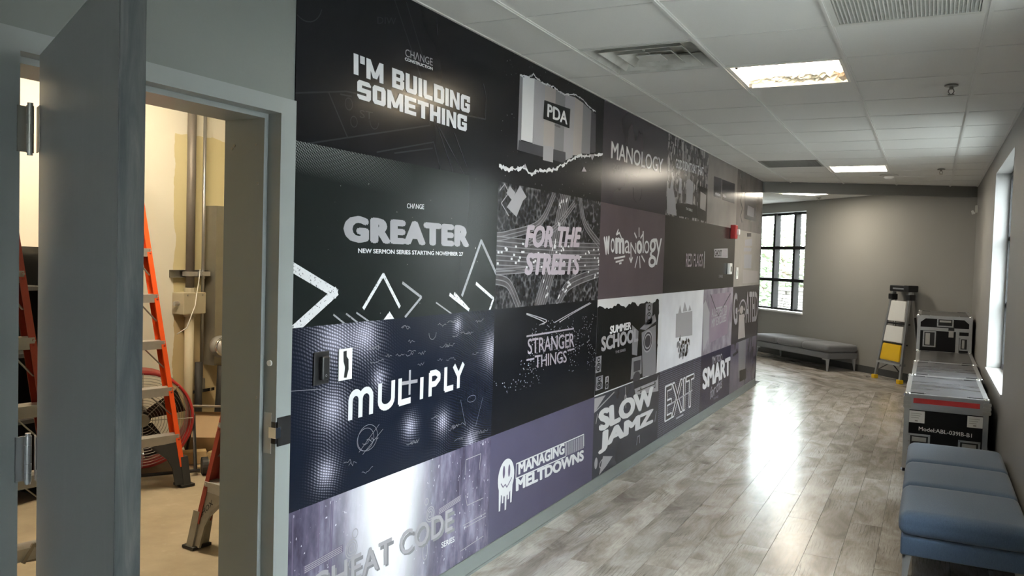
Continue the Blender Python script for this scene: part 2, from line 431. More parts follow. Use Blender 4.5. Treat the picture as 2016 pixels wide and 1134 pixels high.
for a in range(5):
    for b in range(3):
        bm = B(); fbox(bm, us[a]+0.02, us[a+1]-0.02, 0.198, 0.203, zs[b]+0.02, zs[b+1]-0.02); obj('pane', bm, M['glass'], w2)
# ------------------------------------------------------------------ ceiling
bm = B()
prism(bm, [(-0.0, -7.0), (W+0.0, -7.0), (W, 8.755), (-4.5, 15.72), (-4.5, 7.7), (0, 7.7)], 2.755, 2.80)
ceiling = struct('ceiling', bm, M['sub'])
xs = [0.0, 0.320, 0.9296, 1.5392, 2.1488, W]
holes = {(2, 2): 'lamp', (2, 10): 'lamp', (1, 1): 'diff', (3, 0): 'grille', (1, 9): 'grille', (2, -6): 'lamp'}
tile_sh = None
def soff(x): return 7.70 + x*0.434
for j in range(-12, 15):
    for i in range(5):
        if (i, j) in holes: continue
        x0, x1, y0, y1 = xs[i], xs[i+1], j*T, (j+1)*T
        poly = clip([(x0+0.004, y0+0.004), (x1-0.004, y0+0.004), (x1-0.004, y1-0.004), (x0+0.004, y1-0.004)], -0.434, 1, 7.70+0.03)
        if len(poly) < 3 or y0 < -7: continue
        ox, oy = x0, y0
        if i in (1, 2, 3) and len(poly) == 4 and y1 < 7.8 and tile_sh is not None:
            o = tile_sh.copy(); col.objects.link(o); o.parent = ceiling; o.location = (x0, y0, 0); continue
        bm = B(); prism(bm, [(a-ox, b-oy) for a, b in poly], CEIL+0.004, CEIL+0.02)
        o = obj('ceiling_tile', bm, M['tile'], ceiling, loc=(ox, oy, 0))
        if i == 1 and tile_sh is None: tile_sh = o
for k in range(1, 5):
    bm = B(); bar(bm, (xs[k], -7, CEIL+0.004), (xs[k], soff(xs[k])+0.02, CEIL+0.004), 0.010, 0.026, (0, 0, 1)); obj('grid_tee', bm, M['tee'], ceiling)
    bm = B(); bar(bm, (xs[k], -7, CEIL-0.003), (xs[k], soff(xs[k])+0.02, CEIL-0.003), 0.006, 0.012, (0, 0, 1)); obj('grid_tee', bm, M['tee'], ceiling)
for j in range(-11, 15):
    x_start = max(0.0, (j*T-7.70)/0.434) if j*T > 7.70 else 0.0
    if x_start > W: continue
    bm = B(); bar(bm, (x_start, j*T, CEIL+0.005), (W, j*T, CEIL+0.005), 0.006, 0.018, (0, 0, 1)); obj('grid_tee', bm, M['tee'], ceiling)
for xw in (0.008, W-0.008):
    bm = B(); box(bm, xw-0.008, xw+0.008, -7, soff(xw), CEIL-0.001, CEIL+0.006); obj('wall_angle', bm, M['tee'], ceiling)
# lobby ceiling: tiles set square to the slanted wall
LIGHT3 = (-0.02, 9.82)
for a in range(0, 12):
    for b in range(0, 8):
        poly = [lob(a*T+p, b*T+q) for p, q in ((0.003, 0.003), (T-0.003, 0.003), (T-0.003, T-0.003), (0.003, T-0.003))]
        c = (sum(p[0] for p in poly)/4, sum(p[1] for p in poly)/4)
        if c[0] > W or c[1] < 7.9: 
            pass
        if abs(c[0]-LIGHT3[0]) < 0.35 and abs(c[1]-LIGHT3[1]) < 0.35 and 'l3' not in globals():
            l3 = c; continue
        for h in ((1, 0, W), (0.434, -1, -7.80), (-1, 0, 4.49), (0, -1, -7.67)):
            if len(poly) > 2: poly = clip(poly, *h)
        if len(poly) > 2 and area2(poly) > 0.002:
            bm = B(); prism(bm, poly, CEIL+0.003, CEIL+0.018); bmesh.ops.recalc_face_normals(bm, faces=bm.faces); obj('ceiling_tile', bm, M['tile'], ceiling)

# ------------------------------------------------------------------ door to the store room
door = bpy.data.objects.new('door_1', None); link(door); tag(door, kind='structure')
bm = B()
def jamb(bm, ya, yr, ys):          # face edge, rabbet, stop (right jamb when ya>yr)
    lo, hi = min(ya, yr), max(ya, yr); box(bm, -0.225, 0.012, lo, hi, 0, DZ)
    lo, hi = min(yr, ys), max(yr, ys); box(bm, -0.225, -0.045, lo, hi, 0, DZ-0.05)
jamb(bm, DY1, -1.178, -1.196); jamb(bm, DY0, -2.072, -2.068)
box(bm, -0.225, 0.012, -2.072, -1.178, 2.035, DZ); box(bm, -0.225, -0.045, -2.068, -1.196, 2.018, 2.035)
frame = obj('door_frame', bm, M['frame_grey'], door)
bm = B(); box(bm, 0.0125, 0.016, -1.172, -1.108, 0.905, 1.004); box(bm, -0.028, 0.0125, -1.1805, -1.172, 0.915, 0.99)
st = obj('strike_plate', bm, M['black'], door, label='black electric strike in the door frame')
bm = B(); box(bm, -0.038, -0.006, -1.1815, -1.178, 0.88, 1.02); obj('faceplate', bm, M['alu_dull'], st)
bm = B(); box(bm, -0.012, 0.020, -1.186, -1.162, 0.935, 0.972); obj('latch_keeper', bm, M['chrome'], st)
bm = B(); tube(bm, [(-0.018, -1.1775, 1.19), (-0.018, -1.184, 1.19)], 0.010, 16); obj('silencer_button', bm, M['white'], door)
for xx, zz in ((-0.06, 1.07), (-0.07, 1.80), (-0.18, 1.93), (-0.19, 1.92), (-0.08, 1.93)):
    bm = B(); tube(bm, [(xx, -1.196, zz), (xx, -1.1985, zz)], 0.005, 8); obj('screw', bm, M['steel'], door)
d = Vector((math.sin(math.radians(116)), math.cos(math.radians(116)), 0)); nrm = Vector((-d.y, d.x, 0))
h0 = Vector((0.039, -2.042, 0)); LL = 0.85; TH = 0.041
bm = B()
vs = [bm.verts.new(h0 + d*a + nrm*b + Vector((0, 0, z))) for a in (0, LL) for b in (0, TH) for z in (0.012, 2.03)]
for q in ((0, 1, 3, 2), (4, 6, 7, 5), (0, 4, 5, 1), (2, 3, 7, 6), (0, 2, 6, 4), (1, 5, 7, 3)): bm.faces.new([vs[i] for i in q])
bmesh.ops.recalc_face_normals(bm, faces=bm.faces)
bmesh.ops.bevel(bm, geom=list(bm.edges), offset=0.0015, segments=2, affect='EDGES')
for f in bm.faces: f.material_index = 1 if abs(f.normal.dot(d)) > 0.7 else 0
leaf = obj('door_leaf', bm, [M['leaf'], M['leaf_edge']], door)
for zc in (1.85, 1.048):
    bm = B()
    pc = Vector((0.026, -2.056, 0))
    for k in range(5):
        z0 = zc-0.057+k*0.0228; tube(bm, [pc+Vector((0, 0, z0)), pc+Vector((0, 0, z0+0.0218))], 0.0085, 14)
    tube(bm, [pc+Vector((0, 0, zc-0.063)), pc+Vector((0, 0, zc+0.063))], 0.0065, 12)
    hg = weighted(obj('hinge', bm, M['steel'] if zc > 1.5 else M['alu'], door))
    bm = B(); q0 = h0 - nrm*0.0015
    vs = [bm.verts.new(q0 + d*a - nrm*b + Vector((0, 0, z))) for a in (-0.017, 0.030 if zc > 1.5 else 0.004) for b in (0, 0.002) for z in (zc-0.055, zc+0.055)]
    for q in ((0, 1, 3, 2), (4, 6, 7, 5), (0, 4, 5, 1), (2, 3, 7, 6), (0, 2, 6, 4), (1, 5, 7, 3)): bm.faces.new([vs[i] for i in q])
    obj('hinge_plate', bm, M['steel'] if zc > 1.5 else M['alu'], hg)
    bm = B(); box(bm, 0.0125, 0.015, -2.080, -2.058, zc-0.055, zc+0.055); obj('hinge_plate', bm, M['steel'] if zc > 1.5 else M['alu'], hg)

# ------------------------------------------------------------------ ceiling fixtures
M['tube'] = emis('fluorescent_tube', (1.0, 0.86, 0.64), 36.0)
M['panel'] = emis('lamp_diffuser', (1.0, 0.90, 0.74), 19.0)
M['reflector'] = plain('lamp_housing_enamel', (0.85, 0.83, 0.78), 0.35, var=0.03)
g = G('crumpled_lamp_sheet'); x, y, z = g.xyz(); f = g.noise(9, det=5, rough=0.6)
m_ = g.math('ADD', g.math('MULTIPLY', x, 1.5), g.math('SUBTRACT', f, 0.5))
c = g.ramp(m_, [(0.25, (0.90, 0.86, 0.74)), (0.5, (0.55, 0.30, 0.14)), (0.72, (0.10, 0.03, 0.01))])
M['sheet'] = g.out(c, 0.6, Transmission_Weight=0.0)
def open_lamp(loc):
    t = thing('ceiling_light', 'open ceiling light without its cover, tubes and crumpled stained sheet showing', 'light', loc, 0, 'square ceiling lights')
    s = T/2-0.010; bm = B()
    for q in ((-s, s, -s, -s+0.02), (-s, s, s-0.02, s), (-s, -s+0.02, -s+0.02, s-0.02), (s-0.02, s, -s+0.02, s-0.02)): box(bm, *q, 0.0, 0.006)
    obj('frame', bm, M['reflector'], t)
    bm = B(); q = s-0.015
    box(bm, -q, q, -q, q, 0.09, 0.095); box(bm, -q, -q+0.004, -q, q, 0.006, 0.09); box(bm, q-0.004, q, -q, q, 0.006, 0.09)
    box(bm, -q, q, -q, -q+0.004, 0.006, 0.09); box(bm, -q, q, q-0.004, q, 0.006, 0.09); obj('housing', bm, M['reflector'], t)
    for yy in (-0.14, 0.0, 0.14):
        bm = B(); tube(bm, [(-q+0.02, yy, 0.055), (q-0.02, yy, 0.055)], 0.013, 12); obj('lamp_tube', bm, M['tube'], t, True)
    bm = B(); r = random.Random(3); n = 26
    grid = [[bm.verts.new((-q+0.01+(2*q-0.02)*a/n, q-0.012-0.17*(b/8)*(0.35+0.65*a/n), 0.020+0.010*math.sin(a*0.9+b)*(a/n)+r.uniform(-1, 1)*0.014*(0.3+a/n)+0.02*b/8)) for b in range(9)] for a in range(n+1)]
    for a in range(n):
        for b in range(8): bm.faces.new((grid[a][b], grid[a+1][b], grid[a+1][b+1], grid[a][b+1]))
    obj('crumpled_sheet', bm, M['sheet'], t)
    bm = B(); box(bm, -q+0.03, -q+0.045, -q+0.01, -q+0.03, -0.004, 0.02); box(bm, -q+0.002, -q+0.02, q-0.03, q-0.01, -0.002, 0.02); obj('clip', bm, M['black'], t)
    return t
def panel_lamp(loc, label, rz=0.0):
    t = thing('ceiling_light', label, 'light', loc, rz, 'square ceiling lights')
    s = T/2-0.012; bm = B()
    for q in ((-s, s, -s, -s+0.025), (-s, s, s-0.025, s), (-s, -s+0.025, -s+0.025, s-0.025), (s-0.025, s, -s+0.025, s-0.025)): box(bm, *q, -0.002, 0.006)
    box(bm, -s, s, -s, s, 0.02, 0.025)
    obj('frame', bm, M['reflector'], t)
    bm = B(); box(bm, -s+0.024, s-0.024, -s+0.024, s-0.024, 0.001, 0.004); obj('diffuser', bm, M['panel'], t)
open_lamp((0.9296+T/2, 2.5*T, CEIL))
panel_lamp((0.9296+T/2, 10.5*T, CEIL), 'lit square ceiling panel light at the far end of the hall')
panel_lamp((l3[0], l3[1], CEIL), 'lit square ceiling light in the lobby, seen under the header beam', PI/4)
def strip_lamp(loc):
    t = thing('strip_light', 'store room strip light on the ceiling', 'light', loc, 0)
    bm = B(); box(bm, -0.6, 0.6, -0.07, 0.07, -0.05, 0.0); obj('housing', bm, M['reflector'], t)
    bm = B(); tube(bm, [(-0.58, -0.03, -0.07), (0.58, -0.03, -0.07)], 0.014, 12); obj('lamp_tube', bm, M['tube2'], t, True)
    bm = B(); tube(bm, [(-0.58, 0.03, -0.07), (0.58, 0.03, -0.07)], 0.014, 12); obj('lamp_tube', bm, M['tube2'], t, True)
M['tube2'] = emis('store_room_tube', (1.0, 0.85, 0.62), 150.0)
strip_lamp((-2.1, 0.1, 2.99))

g = G('diffuser_paint'); x, y, z = g.xyz(); f = g.noise(7, det=4)
dirt = g.math('MULTIPLY', g.ramp(f, [(0.4, 0.0), (0.65, 1.0)]), 0.55)
c = g.mix(dirt, (0.60, 0.60, 0.56), (0.20, 0.19, 0.15)); M['dirty_vent'] = g.out(c, 0.5)
t = thing('air_diffuser', 'dusty square four-way air diffuser with stepped cones in the ceiling', 'vent', (0.320+T/2, 1.5*T, CEIL))
def cone_frame(s0, z0, s1, z1, th=0.004):
    bm = B(); a = [bm.verts.new((sx*s0, sy*s0, z0)) for sx, sy in ((-1, -1), (1, -1), (1, 1), (-1, 1))]
    b = [bm.verts.new((sx*s1, sy*s1, z1)) for sx, sy in ((-1, -1), (1, -1), (1, 1), (-1, 1))]
    c_ = [bm.verts.new((sx*(s0+0.006), sy*(s0+0.006), z0+0.001)) for sx, sy in ((-1, -1), (1, -1), (1, 1), (-1, 1))]
    e_ = [bm.verts.new((sx*(s1+0.003), sy*(s1+0.003), z1+0.003)) for sx, sy in ((-1, -1), (1, -1), (1, 1), (-1, 1))]
    for k in range(4):
        j = (k+1) % 4
        bm.faces.new((a[k], a[j], b[j], b[k])); bm.faces.new((c_[j], c_[k], e_[k], e_[j]))
        bm.faces.new((a[j], a[k], c_[k], c_[j])); bm.faces.new((b[k], b[j], e_[j], e_[k]))
    return bm
s = T/2-0.012; bm = B()
for q in ((-s, s, -s, -s+0.012), (-s, s, s-0.012, s), (-s, -s+0.012, -s+0.012, s-0.012), (s-0.012, s, -s+0.012, s-0.012)): box(bm, *q, 0.0, 0.006)
obj('frame', bm, M['vent'], t)
obj('cone', cone_frame(0.280, 0.004, 0.235, 0.075), M['dirty_vent'], t)
obj('cone', cone_frame(0.215, 0.000, 0.165, 0.050), M['dirty_vent'], t)
obj('cone', cone_frame(0.140, 0.000, 0.095, 0.045), M['dirty_vent'], t)
bm = B(); box(bm, -0.065, 0.065, -0.065, 0.065, 0.004, 0.009); obj('centre_plate', bm, M['vent'], t)
bm = B(); box(bm, -0.004, 0.004, -0.16, 0.16, 0.012, 0.018); box(bm, -0.28, 0.28, -0.28, 0.28, 0.085, 0.09); obj('damper_bar', bm, M['dirty_vent'], t)
def grille(label, loc, mat):
    t = thing('return_grille', label, 'vent', loc, 0, 'return air grilles')
    s = T/2-0.012; bm = B()
    for q in ((-s, s, -s, -s+0.022), (-s, s, s-0.022, s), (-s, -s+0.022, -s+0.022, s-0.022), (s-0.022, s, -s+0.022, s-0.022)): box(bm, *q, -0.001, 0.006)
    obj('frame', bm, mat, t)
    bm = B(); box(bm, -s, s, -s, s, 0.03, 0.034); obj('backing', bm, M['black'], t)
    n = 36
    for k in range(n):
        xx = -s+0.022+(2*s-0.044)*(k+0.5)/n; bm = B(); box(bm, xx-0.0022, xx+0.0022, -s+0.022, s-0.022, 0.001, 0.013); obj('slat', bm, mat, t)
    bm = B()
    for k in range(1, 36):
        yy = -s+0.022+(2*s-0.044)*k/36; box(bm, -s+0.022, s-0.022, yy-0.0012, yy+0.0012, 0.003, 0.010)
    obj('cross_bars', bm, mat, t, kind='stuff')
grille('egg-crate return air grille in the ceiling, cut by the top of the picture', (1.5392+T/2, 0.5*T, CEIL), M['vent'])
grille('dark return air grille in the ceiling near the far end of the mural', (0.320+T/2, 9.5*T, CEIL), plain('grey_vent', (0.22, 0.22, 0.20), 0.5))
def sprinkler(loc, label):
    t = thing('sprinkler_head', label, 'sprinkler', loc, 0, 'ceiling sprinklers')
    bm = B(); tube(bm, [(0, 0, 0.0), (0, 0, -0.006), (0, 0, -0.008)], [0.036, 0.036, 0.028], 20); obj('escutcheon', bm, M['steel'], t)
    bm = B(); tube(bm, [(0, 0, -0.006), (0, 0, -0.024)], 0.011, 12)
    for s_ in (-1, 1): tube(bm, [(s_*0.010, 0, -0.022), (s_*0.015, 0, -0.036), (s_*0.006, 0, -0.052)], 0.003, 6)
    obj('body', bm, M['steel'], t)
    bm = B(); tube(bm, [(0, 0, -0.052), (0, 0, -0.055)], 0.017, 16); obj('deflector', bm, M['steel'], t)
sprinkler((2.037, 2.077, CEIL), 'small metal sprinkler head in the ceiling tile nearest the window wall')
sprinkler((2.028, 6.572, CEIL), 'small metal sprinkler head in the ceiling beside the far panel light')
sprinkler((0.369, 10.394, CEIL), 'small sprinkler head in the lobby ceiling beyond the header beam')
t = thing('smoke_detector', 'white round detector on the ceiling just before the header beam', 'detector', (1.501, 7.121, CEIL))
bm = B(); tube(bm, [(0, 0, 0), (0, 0, -0.008), (0, 0, -0.010)], [0.10, 0.10, 0.07], 28); obj('base', bm, M['vent'], t)
bm = B(); tube(bm, [(0, 0, -0.008), (0, 0, -0.030), (0, 0, -0.042)], [0.058, 0.055, 0.030], 24); obj('cover', bm, M['white'], t, True)
t = thing('motion_sensor', 'tiny white motion sensor high in the far right corner', 'sensor', (W-0.002, 8.45, 2.33))
bm = rbox(-0.03, 0, -0.025, 0.025, -0.045, 0.045, 0.006); obj('housing', bm, M['vent'], t)
bm = B(); tube(bm, [(-0.028, 0, -0.05), (-0.05, 0, -0.055), (-0.062, 0, -0.02)], [0.012, 0.02, 0.012], 12); obj('lens', bm, M['white'], t, True)

# ------------------------------------------------------------------ benches
def bench(label, loc, rz, mat, L, n):
    """local x along the bench, y depth (0 front .. D back)"""
    t = thing('bench', label, 'bench', loc, rz, 'upholstered benches')
    D = 0.55
    bm = rbox(0.005, L-0.005, 0.008, D-0.008, 0.185, 0.275, 0.012, 3); weighted(obj('seat_base', bm, mat, t))
    for k in range(n):
        a, b = L*k/n+0.001, L*(k+1)/n-0.001
        bm = B(); box(bm, 0, 1, 0, 1, 0, 1)
        bmesh.ops.recalc_face_normals(bm, faces=bm.faces)
        bmesh.ops.subdivide_edges(bm, edges=list(bm.edges), cuts=15, use_grid_fill=True)
        lo = Vector((a, 0.0, 0.277)); hi = Vector((b, D, 0.394)); r = 0.045
        for v in bm.verts:
            q = Vector([0.5-0.5*math.cos(PI*c)*(0.55+0.45*abs(2*c-1)**0.3) if 0 < c < 1 else c for c in v.co])
            p = Vector([lo[i]+(hi[i]-lo[i])*q[i] for i in range(3)])
            inn = Vector([min(max(p[i], lo[i]+r), hi[i]-r) for i in range(3)]); dd = p-inn
            if dd.length > 1e-9: p = inn+dd.normalized()*r*min(1.0, max(abs(c) for c in dd)/r if False else 1.0) if max(abs(c) for c in dd) > r-1e-6 else p
            u = (p.x-a)/(b-a)*2-1; w = p.y/D*2-1
            if p.z > 0.35: p.z += 0.014*(1-u*u)*(1-w*w)
            h = math.sin(PI*(p.z-0.277)/0.125)
            if w < -0.85: p.y -= 0.006*h
            v.co = p
        obj('cushion', bm, mat, t, True)
    for lx, ly in ((0.06, 0.05), (0.06, D-0.05), (L-0.06, 0.05), (L-0.06, D-0.05)):
        sx = 1 if lx < L/2 else -1; sy = 1 if ly < D/2 else -1
        bm = B(); vs = []
        for z, w_ in ((0.0, 0.008), (0.135, 0.016), (0.186, 0.020)):
            cx, cy = lx-sx*0.03, ly-sy*0.03
            vs.append([bm.verts.new((cx+sx*q*w_*2, cy+sy*p*w_*2, z)) for q, p in ((0, 0), (1, 0), (1, 1), (0, 1))])
        for a, b in zip(vs, vs[1:]):
            for k in range(4): bm.faces.new((a[k], a[(k+1) % 4], b[(k+1) % 4], b[k]))
        bm.faces.new(vs[0][::-1]); bm.faces.new(vs[-1]); 
        box(bm, min(lx-sx*0.03, lx+sx*0.09), max(lx-sx*0.03, lx+sx*0.09), ly-sy*0.03-0.002, ly-sy*0.03+0.012, 0.165, 0.186)
        bmesh.ops.recalc_face_normals(bm, faces=bm.faces); obj('leg', bm, M['leg_grey'], t)
    return t
# near bench: long side along the window wall
bench('blue-grey upholstered bench with three cushions under the window in front of the cases', (1.895, 2.96, 0), -PI/2, M['blue_fabric'], 1.87, 3)
q = Vector((0.667, 9.753, 0))
bench('grey upholstered bench on metal legs against the slanted wall under the lobby window', (q.x-1.87*S2, q.y+1.87*S2, 0), -PI/4, M['grey_fabric'], 1.87, 3)

# ------------------------------------------------------------------ flat lettering helper (also used on the mural)
def text_bm(s, offset=0.0, spacing=1.0, shear=0.0, res=3, extr=0.0):
    cu = bpy.data.curves.new('txt', 'FONT'); cu.body = s; cu.offset = offset; cu.space_character = spacing; cu.shear = shear
    cu.resolution_u = res; cu.fill_mode = 'FRONT'; cu.extrude = extr
    o = bpy.data.objects.new('txt', cu); col.objects.link(o); bpy.context.view_layer.update()
    dg = bpy.context.evaluated_depsgraph_get(); me = bpy.data.meshes.new_from_object(o.evaluated_get(dg))
    bm = B(); bm.from_mesh(me); bpy.data.meshes.remove(me); bpy.data.objects.remove(o); bpy.data.curves.remove(cu)
    return bm
def stagger(bm, N_, step=0.00003):
    """lift each separate outline by a hair so overlapping print never lies in one plane"""
    seen = set(); k = 0
    for v in bm.verts:
        if v in seen: continue
        st = [v]; seen.add(v); isl = []
        while st:
            a = st.pop(); isl.append(a)
            for e in a.link_edges:
                b = e.other_vert(a)
                if b not in seen: seen.add(b); st.append(b)
        for a in isl: a.co += N_*step*k
        k += 1
        if k > 14: k = 0
def fit_text(s, O, U, V, offset=0.0, **kw):
    """text whose bounding box is laid on the parallelogram O (lower left), U (to lower right), V (to upper left); all Vectors.
    Weight comes from shifted copies of the outline, each lifted by a hair."""
    src = text_bm(s, offset=min(offset, 0.0), **kw); bm = B(); me = bpy.data.meshes.new('tmp'); src.to_mesh(me); src.free()
    sh = [(0, 0)] if offset <= 0 else [(0, 0)]+[(offset*1.15*math.cos(k*PI/4), offset*0.8*math.sin(k*PI/4)) for k in range(8)]
    lift = {}
    for i, (dx, dy) in enumerate(sh):
        n0 = len(bm.verts); bm.from_mesh(me); bm.verts.ensure_lookup_table()
        for v in bm.verts[n0:]: v.co.x += dx; v.co.y += dy; v.co.z = i
    bpy.data.meshes.remove(me)
    xs_ = [v.co.x for v in bm.verts]; ys_ = [v.co.y for v in bm.verts]
    x0, x1, y0, y1 = min(xs_), max(xs_), min(ys_), max(ys_); N_ = U.cross(V).normalized()
    for v in bm.verts: v.co = O + U*((v.co.x-x0)/(x1-x0)) + V*((v.co.y-y0)/(y1-y0)) + N_*0.00004*v.co.z
    return bm

# ------------------------------------------------------------------ flight cases
def plate_handle(parent, x0, x1, z0, z1, y, vertical, name='handle'):
    """recessed butterfly handle on a face looking to -y"""
    bm = B(); b = 0.014
    for q in ((x0, x1, z0, z0+b), (x0, x1, z1-b, z1), (x0, x0+b, z0+b, z1-b), (x1-b, x1, z0+b, z1-b)): box(bm, q[0], q[1], y-0.004, y, q[2], q[3])
    o = obj(name, bm, M['alu'], parent)
    bm = B(); box(bm, x0+b, x1-b, y-0.001, y-0.0005, z0+b, z1-b); obj('dish', bm, M['black'], o)
    bm = B(); cx, cz = (x0+x1)/2, (z0+z1)/2
    if vertical: box(bm, x0+b+0.012, cx+0.006, y-0.014, y-0.003, z0+b+0.012, z1-b-0.012)
    else: box(bm, x0+b+0.012, x1-b-0.012, y-0.014, y-0.003, cz+0.004, z1-b-0.010)
    obj('grip', bm, M['alu_dull'], o)
    for sx in (x0+0.007, x1-0.007):
        for sz in (z0+0.007, z1-0.007, cz):
            bm = B(); tube(bm, [(sx, y-0.004, sz), (sx, y-0.0065, sz)], 0.004, 8); obj('rivet', bm, M['chrome'], o)
def edge_trim(bm, x0, x1, y0, y1, z0, z1, w=0.032, t=0.003):
    X, Y, Z = (x0, x1), (y0, y1), (z0, z1)
    for yy, sy in ((y0, -1), (y1, 1)):
        ya, yb = sorted((yy, yy+sy*t))
        for zz, sz in ((z0, 1), (z1, -1)): box(bm, x0, x1, ya, yb, *sorted((zz, zz+sz*w)))
        for xx, sx in ((x0, 1), (x1, -1)): box(bm, *sorted((xx, xx+sx*w)), ya, yb, z0+w, z1-w)
    for xx, sx in ((x0, -1), (x1, 1)):
        xa, xb = sorted((xx, xx+sx*t))
        for zz, sz in ((z0, 1), (z1, -1)): box(bm, xa, xb, y0, y1, *sorted((zz, zz+sz*w)))
        for yy, sy in ((y0, 1), (y1, -1)): box(bm, xa, xb, *sorted((yy, yy+sy*w)), z0+w, z1-w)
    za, zb = z1, z1+t
    for yy, sy in ((y0, 1), (y1, -1)): box(bm, x0, x1, *sorted((yy, yy+sy*w)), za, zb)
    for xx, sx in ((x0, 1), (x1, -1)): box(bm, *sorted((xx, xx+sx*w)), y0+w, y1-w, za, zb)
def ball(bm, c, r):
    c = Vector(c); bmesh.ops.create_uvsphere(bm, u_segments=14, v_segments=8, radius=r, matrix=Matrix.Translation(c))
def flight_case(label, x0, x1, y0, y1, H, top_mat, front=None):
    t = thing('flight_case', label, 'case', ((x0+x1)/2, (y0+y1)/2, 0), 0, 'aluminium-edged flight cases')
    ox, oy = (x0+x1)/2, (y0+y1)/2; x0 -= ox; x1 -= ox; y0 -= oy; y1 -= oy
    zb = 0.022; bm = B(); box(bm, x0+0.004, x1-0.004, y0+0.004, y1-0.004, zb, H-0.004); obj('body', bm, M['laminate'], t)
    bm = B(); box(bm, x0+0.03, x1-0.03, y0+0.03, y1-0.03, H-0.004, H-0.002); obj('lid_panel', bm, top_mat, t)
    bm = B(); edge_trim(bm, x0+0.003, x1-0.003, y0+0.003, y1-0.003, zb, H-0.003); obj('edge_trim', bm, M['alu'], t)
    for xx in (x0+0.016, x1-0.016):
        for yy in (y0+0.016, y1-0.016):
            for zz in (zb+0.006, H-0.014):
                bm = B(); ball(bm, (xx, yy, zz), 0.027)
                for v in bm.verts:
                    v.co.z = min(max(v.co.z, 0.0), H+0.009); v.co.y = min(max(v.co.y, y0), y1)
                obj('corner', bm, M['chrome'], t, True)
    for yy in (y0+0.075, y1-0.075):
        for xx, s_ in ((x0+0.085, 1), (x1-0.085, -1)):
            bm = B(); box(bm, xx-0.045, xx+0.045, yy-0.012, yy+0.012, H-0.002, H+0.002); o = obj('lid_catch', bm, M['black'], t)
            bm = B(); box(bm, xx-0.056, xx-0.045, yy-0.010, yy+0.010, H-0.001, H+0.005); box(bm, xx+0.045, xx+0.058, yy-0.010, yy+0.010, H-0.001, H+0.005); obj('bracket', bm, M['alu'], o)
    if front == 'striped':
        y = y0
        bm = B(); box(bm, x0+0.003, x1-0.003, y-0.0015, y+0.003, 0.500, H-0.006); obj('front_band', bm, M['alu'], t)
        bm = B(); box(bm, x0+0.06, x1-0.06, y-0.004, y-0.0015, 0.552, 0.590); obj('stripe', bm, M['red'], t, label='red stripe')
        for k in range(9):
            xx = x0+0.05+(x1-x0-0.1)*k/8
            bm = B(); tube(bm, [(xx, y-0.0015, 0.606 if k % 2 else 0.515), (xx, y-0.004, 0.606 if k % 2 else 0.515)], 0.0035, 8); obj('rivet', bm, M['alu_dull'], t)
        for a, b, c_, d_ in ((x0+0.036, x0+0.142, 0.402, 0.492), (x1-0.137, x1-0.036, 0.408, 0.492)):
            bm = B(); box(bm, a, b, y+0.002, y+0.0038, c_, d_); o = obj('label_card', bm, M['white'], t)
            bm = B()
            for k in range(3): box(bm, a+0.012, b-0.02-0.01*k, y+0.0012, y+0.0018, d_-0.022-0.016*k, d_-0.019-0.016*k)
            box(bm, a+0.04, a+0.06, y+0.0012, y+0.0018, c_+0.01, c_+0.02); obj('print', bm, M['steel'], o)
        bm = fit_text('Model:ABL-039IB-B1', Vector((x0+0.105, y+0.0022, 0.345)), Vector((0.355, 0, -0.012)), Vector((0, 0, 0.030)), offset=0.008)
        obj('lettering', bm, M['white'], t)
        plate_handle(t, x0+0.035, x0+0.185, 0.20, 0.318, y+0.002, False)
        plate_handle(t, x1-0.19, x1-0.045, 0.19, 0.305, y+0.002, False)
        for xx in (x0+0.016, x1-0.016):
            bm = B(); box(bm, xx-0.020, xx+0.026, y-0.003, y-0.001, 0.510, 0.600)
            for k in range(3): box(bm, xx-0.024, xx+0.030, y-0.006, y-0.001, 0.515+0.03*k, 0.535+0.03*k)
            obj('corner_brace', bm, M['alu_dull'], t)
    if front == 'tall':
        y = y0
        bm = B(); box(bm, x0+0.03, x1-0.03, y, y+0.003, 0.855, 0.895); box(bm, x1-0.165, x1-0.13, y, y+0.003, 0.60, 0.855); box(bm, x1-0.13, x1-0.03, y, y+0.003, 0.79, 0.815); obj('front_band', bm, M['alu'], t)
        plate_handle(t, x0+0.205, x0+0.375, 0.905, 1.005, y+0.003, False)
        plate_handle(t, x0+0.065, x0+0.200, 0.665, 0.850, y+0.003, True)
        plate_handle(t, x1-0.125, x1-0.035, 0.645, 0.790, y+0.003, True)
        bm = B(); box(bm, x0+0.33, x0+0.38, y-0.012, y+0.002, 0.79, 0.865); o = obj('latch', bm, M['alu_dull'], t)
        bm = B(); box(bm, x0+0.325, x0+0.385, y-0.006, y+0.002, 0.862, 0.905); obj('latch_plate', bm, M['black'], o)
        for xx, s_ in ((x0, 1), (x1, -1)):
            bm = B(); vs = [bm.verts.new((xx+s_*a, y-0.002, b)) for a, b in ((0.005, H-0.005), (0.085, H-0.005), (0.085, H-0.035), (0.04, H-0.075), (0.005, H-0.075))]
            vs2 = [bm.verts.new(v.co+Vector((0, 0.004, 0))) for v in vs]
            bm.faces.new(vs); bm.faces.new(vs2[::-1])
            for k in range(5): bm.faces.new((vs[k], vs2[k], vs2[(k+1) % 5], vs[(k+1) % 5]))
            bmesh.ops.recalc_face_normals(bm, faces=bm.faces); obj('corner_plate', bm, M['alu'], t)
CX0, CX1 = 1.842, 2.404
flight_case('long flight case with a red stripe and Model lettering behind the blue bench', CX0, CX1, 3.675, 4.930, 0.62, M['dusty'], 'striped')
flight_case('low flight case with dusty grey lid between the red-striped case and the darker low case', CX0+0.02, CX1+0.02, 4.940, 6.19, 0.62, M['dusty'])
g = G('laminate_top_dark'); f = g.noise(3.0, g.scale((1.0, 3.5, 1)), 6, 0.7, 1.0)
